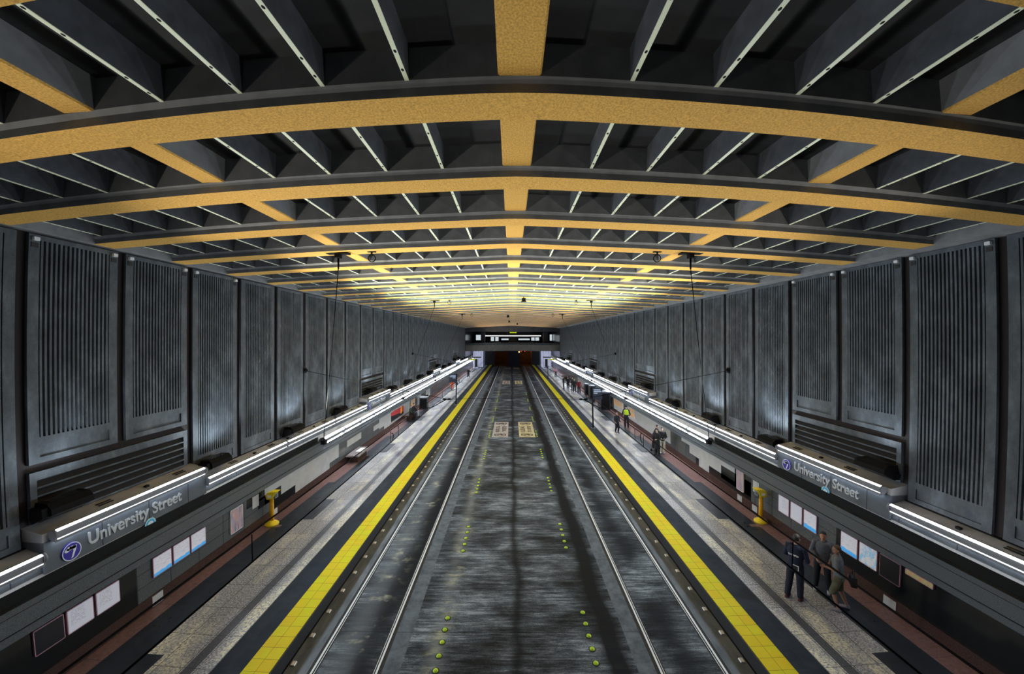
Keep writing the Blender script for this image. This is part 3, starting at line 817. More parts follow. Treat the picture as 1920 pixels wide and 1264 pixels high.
# ------------------------------------------------------------------ posters and wall fittings
def poster_mat(kind):
    m = mat('poster_'+kind, (.5,.5,.55), .3)
    g = NT(m); X, Y, Z = g.xyz()
    if kind == 'text':
        base = (.40,.41,.47)
        ln = g.m('GREATER_THAN', g.m('FRACT', g.m('MULTIPLY', Z, 26)), .55)
        wd = g.m('GREATER_THAN', g.noise((1,30,26), 1, 1), .47)
        blk = g.m('MULTIPLY', g.m('MULTIPLY', ln, wd), g.m('MULTIPLY', g.band(Z, -.1, .22), g.band(Y, -.2, .1)))
        c = g.mix(g.m('MULTIPLY', blk, .6), base, (.16,.15,.19))
    elif kind == 'blue':
        c = g.mix(g.m('LESS_THAN', g.m('ADD', Z, g.m('MULTIPLY', g.noise((1,9,9), 1, 2), .08)), -.12), (.42,.42,.47), (.05,.30,.66))
        c = g.mix(g.m('MULTIPLY', g.ramp(g.noise((1,6,24), 1.4, 3), [(.5,0.),(.6,1.)]), g.m('MULTIPLY', g.m('GREATER_THAN', Z, -.06), .4)), c, (.2,.2,.24))
    elif kind == 'map':
        c = g.ramp(g.noise((1,4,4), 1.2, 5, .6, 1.2), [(.42, (.16,.36,.55)), (.5, (.40,.42,.46)), (.6, (.42,.44,.46))])
        c = g.mix(g.m('MULTIPLY', g.m('LESS_THAN', g.m('ABSOLUTE', g.m('SUBTRACT', g.noise((1,5,5), 1, 2, .5, 1.), .5)), .012), .5), c, (.2,.22,.28))
    elif kind == 'dark':
        c = (.008,.009,.018)
    elif kind == 'plain':
        c = (.40,.41,.47)
    elif kind == 'strip':
        c = g.ramp(g.noise((1,8,3), 1, 2), [(.4, (.26,.25,.12)), (.6, (.3,.18,.09))])
    elif kind == 'art':
        c = g.ramp(g.noise((1,22,2), 1, 2), [(.35, (.12,.13,.22)), (.5, (.32,.32,.38)), (.62, (.55,.2,.12)), (.75, (.5,.5,.5))])
    elif kind == 'red':
        t_ = g.m('ADD', Z, g.m('MULTIPLY', Y, .08))
        c = g.mix(g.m('GREATER_THAN', t_, -.04), (.02,.02,.025), (.62,.05,.06))
        c = g.mix(g.m('MULTIPLY', g.band(Y, .75, 1.1), g.m('GREATER_THAN', Z, -.2)), c, (.85,.45,.04))
    else:
        t_ = g.m('MULTIPLY', g.m('ADD', Y, 1.), 1.)
        c = g.mix(g.m('GREATER_THAN', g.noise((1,6,4), 1, 2), .5), (.85,.40,.03), (.5,.45,.5))
    g.put(g.b.inputs['Base Color'], c)
    g.put(g.b.inputs['Emission Color'], c)
    lit = {'text': .12, 'blue': .14, 'map': .14, 'plain': .12, 'dark': 0, 'strip': .1, 'art': .04}.get(kind, 0)
    g.b.inputs['Emission Strength'].default_value = lit
    return m
PM = {k: poster_mat(k) for k in ('text','blue','map','dark','plain','strip','art','red','mixed')}
M['frame_pink'] = mat('poster_frame_pink', (.45,.25,.32), .4)
M['frame_grey'] = mat('poster_frame_grey', (.22,.24,.25), .4)
def poster(s, ya, yb, za, zb_, kind, label, name='poster', cat='poster', frame='frame_pink', group=None):
    t = thing(name, label, cat, (W[s]-s*.012, (ya+yb)/2, (za+zb_)/2), 0, group)
    hy, hz = (yb-ya)/2, (zb_-za)/2
    b = MB()
    # rounded-corner case
    r = .03; pts = []
    for (cy, cz, a0) in ((hy-r,hz-r,0),(-hy+r,hz-r,90),(-hy+r,-hz+r,180),(hy-r,-hz+r,270)):
        for a in (0,30,60,90): pts.append((cy+r*math.cos(math.radians(a0+a)), cz+r*math.sin(math.radians(a0+a))))
    n = len(pts)
    v = [(s*.012,y,z) for y,z in pts] + [(-s*.035,y,z) for y,z in pts]
    fs = [tuple(range(n)), tuple(range(2*n-1,n-1,-1))] + [(i,n+i,n+(i+1)%n,(i+1)%n) for i in range(n)]
    b.add(v, fs if s < 0 else [f[::-1] for f in fs]); b.obj('poster_frame', M[frame], t)
    b = MB(); b.box(-s*.036, -s*.039, -hy+.02, hy-.02, -hz+.02, hz-.02); b.obj('poster_sheet', PM[kind], t)
    return t
LPZ = (.78, 1.31)
for (ya, yb, kd, lab) in [(6.59,7.16,'dark','dark empty poster case, nearest on the left wall'),
        (7.21,7.77,'text','lit timetable poster beside the dark case on the left wall'),
        (7.82,8.38,'text','lit timetable poster at the end of the black tiles on the left wall'),
        (9.27,9.84,'blue','lit notice with blue foot, nearest of three on the left wall'),
        (9.89,10.45,'blue','lit notice with blue foot, middle of three on the left wall'),
        (10.49,11.04,'blue','lit notice with blue foot, farthest of three on the left wall')]:
    poster(-1, ya, yb, *LPZ, kd, lab, group='lit poster cases on the left wall')
poster(-1, 12.08, 12.66, .49, 1.30, 'art', 'white-framed tall map poster beside the yellow help point, left wall', frame='white')
poster(-1, 27.9, 31.1, .50, 1.30, 'red', 'wide red and black advertisement on the left wall', 'advertisement', 'poster', 'white')
poster(-1, 33.3, 34.6, .6, 1.25, 'mixed', 'small white and orange poster beyond the red advertisement', frame='white')
rz = lambda z: 7.08-(7.08-z)*1.0155
for (ya, yb, za, zz, kd, lab) in [(12.64,13.16,.81,1.42,'text','lit timetable poster nearest the help point, right wall'),
        (12.04,12.57,.82,1.42,'plain','blank lit poster, middle of three on the right wall'),
        (11.43,11.97,.82,1.42,'blue','lit poster with blue foot behind the standing people, right wall'),
        (9.97,10.53,.84,1.42,'blue','lit poster with blue foot beside the person in shorts, right wall'),
        (9.37,9.92,.85,1.42,'map','lit map poster between the blue notice and the dark case, right wall'),
        (8.74,9.31,.83,1.42,'dark','dark empty poster case on the right wall')]:
    poster(1, ya*1.0155, yb*1.0155, rz(za), rz(zz), kd, lab, group='lit poster cases on the right wall')
poster(1, 8.08, 8.76, rz(1.27), rz(1.42), 'strip', 'narrow yellowish notice strip, nearest on the right wall', 'notice_strip', 'notice')
poster(1, 15.44, 15.92, .50, 1.38, 'art', 'white-framed tall map poster on the right wall', frame='white')
poster(1, 28.8, 30.0, .58, 1.32, 'mixed', 'orange poster behind the person in the yellow vest', frame='white')
poster(1, 31.7, 34.3, .75, 1.36, 'mixed', 'row of orange and white notices beyond the yellow vest', frame='white')

# yellow help points
def help_point(s, x, y, label):
    t = thing('help_point', label, 'help point', (x, y, 0), 0)
    f = -s   # the face looks along the platform to the track side
    b = MB(); b.lathe([(.24,0),(.24,.05),(.20,.09),(.11,.13),(.085,.17)], n=22); b.obj('base', M['yellow'], t)
    b = MB(); b.tube([(0,0,.12),(0,0,.55),(0,0,1.0)], [(.085,.065),(.08,.06),(.075,.055)], 16); b.obj('post', M['orange'], t)
    # hooded head
    b = MB()
    pr = [(-.12,.98),(.10,1.0),(.16,1.12),(.20,1.22),(.30,1.30),(.05,1.30),(-.12,1.24),(-.17,1.12)]
    v0 = [(f*x_, -.13, z) for x_, z in pr]; v1 = [(f*x_, .13, z) for x_, z in pr]; n = len(pr)
    fs = [tuple(range(n)), tuple(range(2*n-1,n-1,-1))] + [(i,n+i,n+(i+1)%n,(i+1)%n) for i in range(n)]
    b.add(v0+v1, fs); hd = b.obj('hood', M['yellow'], t)
    bv = hd.modifiers.new('b', 'BEVEL'); bv.width = .03; bv.segments = 2
    b = MB(); b.box(f*.14, f*.20, -.09, .09, 1.03, 1.20); b.ball((f*.2,0,1.12),(.04,.05,.05)); b.obj('speaker_panel', M['housing'], t)
    b = MB(); b.box(-.07, .07, -.139, -.13, 1.07, 1.16); b.obj('label_plate', M['white'], t)
    b = MB(); b.tube([(f*.17,.02,1.05),(f*.2,.0,.96),(f*.1,0,.93)], .014, 6); b.obj('handset_cord', M['black'], t)
help_point(-1, -9.28, 13.8, 'yellow help point post with hooded phone, left platform')
help_point(1, 9.45, 13.95, 'yellow help point post with hooded phone, right platform')

# ------------------------------------------------------------------ overhead wires
def wire(name, pts, r, label, cat='wire', group=None, mt='wire'):
    b = MB(); b.tube(pts, r, 6, caps=True); return tag(b.obj(name, M[mt]), label, cat, group)
for s in (-1, 1):
    xw = s*3.9; zc = 3.86 if s < 0 else 3.74
    t = thing('overhead_line', f'pair of overhead wires with droppers above the {SIDE[s]} track', 'overhead wire', (xw, 0, 0), group='overhead contact lines')
    b = MB(); b.tube([(0,-1,zc),(0,16.4,zc),(0,44,zc),(0,90,zc)], .012, 6); b.obj('contact_wire', M['wire'], t)
    ys = [-1,4,8,12,16.4,22,28,34,40,50,60,90]
    b = MB(); b.tube([(0,y,(4.33 if s < 0 else 4.2)-.0075*y if y < 40 else 4.03) for y in ys], .013, 6); b.obj('messenger_wire', mat('messenger_cable', (.012,.010,.010), .9, spec=.05), t)
    for y in (5.2, 11.1, 11.85, 19, 25, 31, 38, 46, 54):
        b = MB(); b.tube([(0,y,zc),(0,y,4.3-.0075*min(y,40) if s < 0 else 4.17-.0075*min(y,40))], .008, 6); b.obj('dropper', M['wire'], t)
    b = MB(); P = [(0, 11.2+.16*math.sin(a), 4.08+ .14*math.cos(a)-.1) for a in [k*PI/8 for k in range(9)]]
    b.tube(P, .012, 6); b.obj('jumper_loop', M['wire'], t)
for yy, lab in ((16.5,'nearer'), (33.5,'farther')):
    t = thing('cross_span', f'{lab} black cross-span wire with insulators between the walls', 'span wire', (0, yy, 0), group='cross spans')
    zs = 4.22
    b = MB(); b.tube([(W[-1],0,5.62),(-3.2,0,zs)], .011, 6); b.tube([(W[1],0,5.62),(3.15,0,zs)], .011, 6)
    b.tube([(-3.2,0,zs),(3.15,0,zs)], .008, 6); b.obj('span_wire', M['wire'], t)
    for s in (-1, 1):
        b = MB(); b.tube([(s*3.2,0,zs),(s*3.9,-.1,3.86),(s*4.3,-.1,3.84)], .022, 6); b.obj('steady_arm', M['wire'], t)
        b = MB(); b.tube([(s*3.2+.1*q,0,zs) for q in (-2,-1,0,1,2)], [.02,.045,.02,.045,.02], 8); b.obj('insulator', M['wire'], t)
        b = MB(); b.ball((W[s]-s*.08,0,5.62),(.08,.08,.08)); b.box(W[s]-s*.02, W[s]-s*.06, -.1,.1,5.5,5.74); b.obj('wall_anchor', M['blackmetal'], t)
for s in (-1, 1):
    for j, (ya, yb, nm) in enumerate([(9.95, 17.4, 'nearest'), (21.9, 29.5, 'middle'), (33.8, 41.5, 'farthest')]):
        t = thing('feeder_cable', f'{nm} slanting black cable from the ceiling to the {SIDE[s]} ledge', 'cable', (0,0,0), group='slanting feeder cables')
        x0, z0 = s*4.95+CX, zb(4.95)+.0
        x1, z1 = W[s]-s*.45, 2.5
        b = MB(); b.tube([(x0,ya+.2,z0-.1),(x0,ya+.2,z0-.45)], [.03,.022], 8)
        b.tube([(x0,ya+.2,z0-.4),(x1,yb,z1)], .011, 6); b.obj('cable', M['wire'], t)
        b = MB(); b.box(x0-.3,x0+.3,ya+.1,ya+.3,z0-.03,z0+.012); b.box(x0-.07,x0+.07,ya+.13,ya+.27,z0-.14,z0); b.obj('ceiling_plate', M['blackmetal'], t)
        b = MB(); b.box(x1-.1,x1+.1,yb-.1,yb+.1,2.02,2.2); b.tube([(x1,yb,2.1),(x1,yb,2.6)], .025, 6); b.obj('ledge_bracket', M['blackmetal'], t)
        # ring hanger beside it
        t = thing('ring_hanger', f'{nm} black ring hanging under a beam beside the {SIDE[s]} ceiling rib', 'hanger', (s*4.03+CX, ya+.2, zb(4.03)), group='ring hangers under the beams')
        b = MB(); P = [(.10*math.sin(a), 0, -.19+.10*math.cos(a)) for a in [k*PI/8 for k in range(17)]]; b.tube(P, .012, 6, caps=False); b.obj('ring', M['wire'], t)
        b = MB(); b.box(-.11,.11,-.04,.04,-.02,.01); b.tube([(0,0,0),(0,0,-.1)], .025, 6); b.obj('hanger_plate', M['blackmetal'], t)
for (x, y, nm) in [(.62, 21.9, 'nearest'), (-.55, 37.9, 'second'), (-.5, 49.7, 'third'), (.85, 57.7, 'farthest')]:
    t = thing('ceiling_speaker', f'{nm} small black box hanging under the ceiling ridge', 'speaker', (x, y, zb(x)), group='black boxes under the ceiling')
    b = MB(); b.box(-.12,.12,-.1,.1,-.28,-.06); b.box(-.17,.17,-.12,.12,-.30,-.26); b.obj('speaker_box', M['blackmetal'], t)
    b = MB(); b.tube([(0,0,-.07),(0,0,.01)], .03, 8); b.obj('mounting_stem', M['blackmetal'], t)

# ------------------------------------------------------------------ platform posts with display boards, benches, boxes
def post(x, y, h, side, board, label):
    t = thing('display_post', label, 'post', (x, y, 0))
    b = MB(); b.tube([(0,0,.02),(0,0,h)], .055, 12); b.obj('pole', M['blackmetal'], t)
    b = MB(); b.box(-.16,.16,-.14,.14,0,.03); b.obj('base_plate', M['housing'], t)
    if board:
        b = MB(); b.box(.03*side, .75*side, -.05, .05, h-.9, h-.02); bd = b.obj('display_board', mat('display_board_navy', (.008,.012,.025), .35), t)
        lw = emis('display_text_glow', (.6,.75,1), .16)
        for r_, ws in enumerate([(.12,.5),(.1,.62),(.1,.35)]):
            b = MB(); b.box(side*.09, side*(.11+.075*int(ws[1]/.07)), -.0525, -.051, h-.165-r_*.13, h-.16-r_*.13)
            for q in range(int(ws[1]/.07)):
                xx = .1+q*.075; b.box(side*xx, side*(xx+.055), -.056, -.052, h-.2-r_*.13, h-.13-r_*.13)
            b.obj('display_line', lw, bd)
        b = MB(); b.add([(-.08,-.07,h-1.15),(.16,-.07,h-1.15),(.16,-.07,h-.92),(-.08,-.07,h-.92)], [(0,1,2,3)]); b.box(-.08,.16,-.07,-.055,h-1.15,h-.92)
        sq = b.obj('square_sign', M['white'], t)
        b = MB(); b.add([(-.06,-.073,h-.93),(-.0,-.073,h-.93),(.15,-.073,h-1.14),(.09,-.073,h-1.14)], [(0,3,2,1)]); b.obj('sign_bar', M['black'], sq)
    return t
post(6.27, 28.03, 3.15, 1, True, 'black post with a lit display board, right platform')
post(-6.07, 37.4, 3.25, -1, True, 'black post with a display board, left platform beside the orange-clothed person')
post(6.08, 58.9, 2.3, 1, False, 'plain black post far along the right platform edge')

def bench(x, y, L, rz, label, top=M['pale'], wdt=.75, h=.45):
    t = thing('bench', label, 'bench', (x, y, 0), rz)
    b = MB(); b.box(-wdt/2, wdt/2, -L/2, L/2, h-.07, h); b.obj('seat', top, t)
    b = MB(); b.box(-wdt*.3, wdt*.3, -L*.35, L*.35, 0, h-.07); b.obj('plinth', M['base_brown'], t)
    return t
bench(-9.15, 21.3, 1.75, 0, 'stone slab bench with a white sheet on it, left platform', noisy('bench_granite', (.2,.17,.17), (.3,.27,.27), 8, .2), .72)
b = MB(); b.add([(-.22,-.30,0),(.22,-.36,0),(.2,.42,0),(-.2,.40,0)], [(0,1,2,3)]); b.box(-.2,.2,-.28,.38,-.004,.003)
o = b.obj('paper_sheet', mat('sheet_white', (.8,.8,.8), .3), None, (-9.08, 21.5, .455)); tag(o, 'white sheet lying on the stone bench', 'sheet')
bench(-9.0, 31.6, 2.2, 0, 'dark bench under the two seated people, left platform', M['base_brown'], .7)
bench(9.15, 60.5, 2.4, 0, 'dark slab bench far along the right platform', M['base_brown'], .8)
def cabinet(x, y, w_, d, h, label, mt, cat='cabinet', name='cabinet'):
    t = thing(name, label, cat, (x, y, 0))
    b = MB(); b.box(-w_/2, w_/2, -d/2, d/2, 0, h); b.obj('body', mt, t)
    b = MB(); b.box(-w_/2-.01, w_/2+.01, -d/2-.01, d/2+.01, h, h+.04); b.obj('top', M['housing'], t)
    b = MB(); b.box(-w_/2+.06, w_/2-.06, -d/2-.012, -d/2, .1, h-.12); b.obj('door', M['blackmetal'], t)
cab = noisy('cabinet_charcoal', (.03,.033,.04), (.045,.05,.06), 3, .4)
cabinet(-8.95, 35.6, .75, .6, 1.15, 'charcoal cabinet against the left wall before the display post', cab)
cabinet(9.1, 35.5, .9, 1.2, 1.75, 'dark navy kiosk behind the display post, right platform', mat('kiosk_navy', (.012,.015,.03), .35), 'kiosk', 'kiosk')
cabinet(9.3, 41.5, .6, .8, 1.5, 'charcoal cabinet between the kiosk and the waiting group', cab)
cabinet(9.3, 44.0, .6, .6, 1.35, 'grey-black cabinet beside the person in red', cab)

# ------------------------------------------------------------------ mezzanine and tunnel mouth at the far end
MY = 71.2
b = MB(); b.box(-9.9, 10.1, MY, 92, 4.4, 5.72)
tag(b.obj('slab', M['mezz']), 'grey concrete edge beam and floor of the far mezzanine', kind='structure')
b = MB(); b.prism([(-9.9,9.05),(10.1,9.05),(10.1,10.6),(-9.9,10.6)], MY+.8, 92, 0); b.box(-9.9,10.1,MY+.9,MY+3,8.5,9.2)
tag(b.obj('trim_90', noisy('far_soffit_dark', (.03,.034,.045), (.045,.05,.062), 1, .7)), 'dark sloping soffit above the far mezzanine', kind='structure')
b = MB(); b.box(-9.9, 10.1, 91, 92, 5.72, 9.1)
tag(b.obj('wall_back', mat('mezz_back_dark', (.02,.022,.03), .4)), 'dark back wall of the far mezzanine', kind='structure')
for s in (-1, 1):
    b = MB(); b.box(s*9.9, s*10.2, MY, 92, -.3, 10.6)
    tag(b.obj('wall_far_'+SIDE[s], M['tile_mid']), f'{SIDE[s]} side wall under and behind the far mezzanine', kind='structure')
t = thing('glass_balustrade', 'dark glass balustrade along the far mezzanine edge', 'balustrade', (0, MY+.1, 5.72))
b = MB(); b.box(-9.6,9.75,-.01,.01,.03,.34); b.obj('glass_panel', M['glass'], t)
b = MB(); b.tube([(-9.6,0,.36),(9.75,0,.36)], .03, 8); b.obj('handrail', M['housing'], t)
for k in range(13):
    b = MB(); b.box(-.02,.02,-.02,.02,0,.34); b.obj('baluster', M['blackmetal'], t, (-9.6+19.3*k/12, 0, 0))
gl = emis('mezz_light_glow', (.93,.95,.9), .8)
t = thing('light_trough', 'long bright ceiling light across the far mezzanine', 'strip light', (0, 78, 7.35))
b = MB(); b.box(-6.3, 6.6, -.3, .3, .2, .38); b.obj('light_box', gl, t)
b = MB(); b.box(-6.4, 6.7, -.35, .35, .41, .5)
for k in range(26): b.box(-6.3+.5*k, -6.22+.5*k, -.36, -.3, .28, .45)
b.obj('trough_frame', M['blackmetal'], t)
for k in range(4):
    b = MB(); b.tube([(0,0,.5),(0,0,1.7)], .02, 6); b.obj('hanger_rod', M['blackmetal'], t, (-5+3.4*k, 0, 0))
for (x0, x1, z0, z1, lab) in [(-8.9,-7.0,6.6,7.9,'left end'), (-5.3,-4.5,6.4,7.4,'left of centre, outer'), (-4.2,-3.4,6.4,7.4,'left of centre, inner'), (-2.7,-.5,6.6,7.0,'wide low one left of centre'),
        (1.6,4.4,6.6,7.0,'wide low one right of centre'), (4.8,5.6,6.5,7.3,'right of centre, inner'), (5.8,6.7,6.5,7.3,'right of centre, outer'), (8.0,8.8,6.3,7.8,'right end'), (9.3,9.8,6.5,8.0,'far right corner')]:
    t = thing('lit_panel', 'bright lit panel behind the far mezzanine, '+lab, 'light panel', ((x0+x1)/2, 84, z0), group='lit panels of the far mezzanine')
    b = MB(); b.box(-(x1-x0)/2, (x1-x0)/2, 0, .05, 0, z1-z0); b.obj('glow_face', emis('panel_glow', (.75,.85,.9), .17), t)
    b = MB(); b.box(-(x1-x0)/2-.05, (x1-x0)/2+.05, .03, .12, -.05-(z0-5.72), z1-z0+.05); b.obj('panel_frame', M['blackmetal'], t)
for (x, w_) in [(-6.4,.9), (0.1,1.8), (7.3,1.0)]:
    b = MB(); b.box(x-w_/2, x+w_/2, 74, 75, 5.72, 7.3 if w_ > 1.5 else 8.6)
    tag(b.obj('column', mat('mezz_pier_dark', (.015,.018,.03), .5)), 'dark pier on the far mezzanine, ' + ('middle' if w_ > 1.5 else 'left' if x < 0 else 'right'), kind='structure')
t = thing('hanging_sign', 'small yellow lit sign hanging at the centre of the far mezzanine', 'sign', (.2, MY+1.2, 8.2))
b = MB(); b.box(-.75,.75,-.06,.06,.0,.24); b.obj('sign_box', emis('yellow_sign_glow', (.62,.78,.02), .17), t)
b = MB(); b.box(-.6,.6,.0,.02,.24,.31); b.obj('bracket', M['blackmetal'], t)
for s in (-1, 1):
    x = -7.6 if s < 0 else 7.6
    t = thing('hanging_sign', f'small yellow sign at the far end of the {SIDE[s]} platform', 'sign', (s*8.3, 71.6, 2.5))
    b = MB(); b.box(-.55,.55,-.05,.05,0,.26); b.obj('sign_box', emis('yellow_sign_glow2', (.55,.62,.02), .15), t)
    b = MB(); b.tube([(-.4,0,.26),(-.4,0,1.905)], .015, 6); b.tube([(.4,0,.26),(.4,0,1.905)], .015, 6); b.obj('bracket', M['blackmetal'], t)
    # bright stair enclosure under the mezzanine
    t = thing('stair_enclosure', f'bright glazed stair enclosure at the end of the {SIDE[s]} platform', 'enclosure', (s*8.2, 80, 0))
    b = MB(); b.box(-.9, .9, 0, 6, 0, 4.38); b.obj('glazing', emis('stair_glow', (.62,.66,.95), .13), t)
    for q in (-.9, -.3, .3, .9):
        b = MB(); b.box(q-.05, q+.05, -.08, 0, 0, 4.38); b.obj('mullion', M['white'], t)
    b = MB(); b.box(-.95,.95,-.1,0,2.5,2.75); b.box(-.5,.1,-.1,-.02,.4,2.2); b.obj('transom', M['black'], t)
# portal wall with two tunnel mouths
b = MB(); Yp = 90.5
pm = mat('portal_navy', (.010,.011,.018), .7)
for x0, x1, z0, z1 in [(-7.2,-4.7,-.34,4.38),(-1.1,2.1,-.34,4.38),(5.3,7.4,-.34,4.38),(-4.7,-1.1,3.4,4.38),(2.1,5.3,3.9,4.38)]:
    b.box(x0, x1, Yp, Yp+.5, z0, z1)
tag(b.obj('wall_portal', pm), 'dark tunnel portal wall at the far end of the tracks', kind='structure')
for s, x0, x1, st in ((-1,-4.7,-1.1,.5), (1,2.1,5.3,1.0)):
    b = MB(); cx = (x0+x1)/2
    b.box(x0-.3, x0, Yp+.5, 98, -.34, 4.2); b.box(x1, x1+.3, Yp+.5, 98, -.34, 4.2); b.box(x0-.3, x1+.3, Yp+.5, 98, 4.2, 4.5); b.box(x0-.3, x1+.3, 98, 98.3, -.34, 4.5); b.box(x0-.3,x1+.3,Yp+.5,98,-.6,-.34)
    tag(b.obj('wall_tunnel_'+SIDE[s], noisy('tunnel_lining', (.10,.06,.03), (.16,.10,.05), 1, .8)), f'{SIDE[s]} tunnel lining glowing dim orange', kind='structure')
    ld = bpy.data.lights.new('tunnel_lamp', 'POINT'); ld.energy = 10*st; ld.color = (1,.42,.08); ld.shadow_soft_size = .15
    t = thing('tunnel_light', f'orange lamp inside the {SIDE[s]} tunnel mouth', 'lamp', (cx+.5, 95, 3.98))
    link('tunnel_lamp', ld, t, (0,0,-.3)); b = MB(); b.box(-.2,.2,-.1,.1,-.1,.15); b.obj('fitting', M['blackmetal'], t)
t = thing('signal_light', 'yellow and two red signal lights above the right tunnel mouth', 'signal', (2.6, Yp-.12, 3.4))
b = MB(); b.box(-.95,1.15,0,.1,-.25,.45); b.box(-.1,.1,.0,.1,.45,.98); b.obj('signal_case', M['black'], t)
b = MB(); b.ball((-.7,-.05,.0),(.17,.06,.17)); b.obj('yellow_lens', emis('signal_yellow', (1,.72,.12), 1), t)
b = MB(); b.ball((-.15,-.05,.2),(.1,.05,.16)); b.obj('red_lens', emis('signal_red', (1,.03,.03), .4), t)
b = MB(); b.ball((.85,-.05,.2),(.1,.05,.16)); b.obj('red_lens', emis('signal_red', (1,.03,.03), .4), t)
b = MB(); b.box(-12, 12, LY0-.3, LY0, -.6, 10.6); tag(b.obj('wall_front', M['black']), 'dark wall behind the camera', kind='structure')  # unseen blocker closing the open space behind the camera

# ------------------------------------------------------------------ people
def remesh(name, b, mats, vox, smooth=2):
    me = b.mesh(name+'_tmp', mats)
    o = bpy.data.objects.new(name+'_tmp', me); COL.objects.link(o)
    r = o.modifiers.new('r', 'REMESH'); r.mode = 'VOXEL'; r.voxel_size = vox; r.use_smooth_shade = True
    sm = o.modifiers.new('s', 'SMOOTH'); sm.iterations = smooth; sm.factor = .5
    dg = bpy.context.evaluated_depsgraph_get()
    out = bpy.data.meshes.new_from_object(o.evaluated_get(dg))
    out.name = name
    out.materials.clear()
    for q in (mats if isinstance(mats, (list, tuple)) else [mats]): out.materials.append(q)
    bpy.data.objects.remove(o); bpy.data.meshes.remove(me)
    for p_ in out.polygons: p_.use_smooth = True
    return out
def ell_loft(b, rings, n=18):
    """rings of (cx, cy, cz, rx, ry) stacked in z"""
    o = len(b.v)
    for cx, cy, cz, rx, ry in rings:
        for k in range(n):
            t = 2*PI*k/n; b.v.append((cx+rx*math.cos(t), cy+ry*math.sin(t), cz))
    for i in range(len(rings)-1):
        for k in range(n):
            k2 = (k+1) % n; b.f.append((o+i*n+k, o+i*n+k2, o+(i+1)*n+k2, o+(i+1)*n+k)); b.m.append(0); b.sm.append(True)
    b.f.append(tuple(o+k for k in range(n-1,-1,-1))); b.m.append(0); b.sm.append(True)
    e = o+(len(rings)-1)*n
    b.f.append(tuple(e+k for k in range(n))); b.m.append(0); b.sm.append(True)
def lerp(a, c, t): return tuple(a[i]+(c[i]-a[i])*t for i in range(3))
def cloth(name, c, rough=.85):
    return noisy(name, tuple(v*.75 for v in c), tuple(min(1,v*1.15) for v in c), 9, rough)
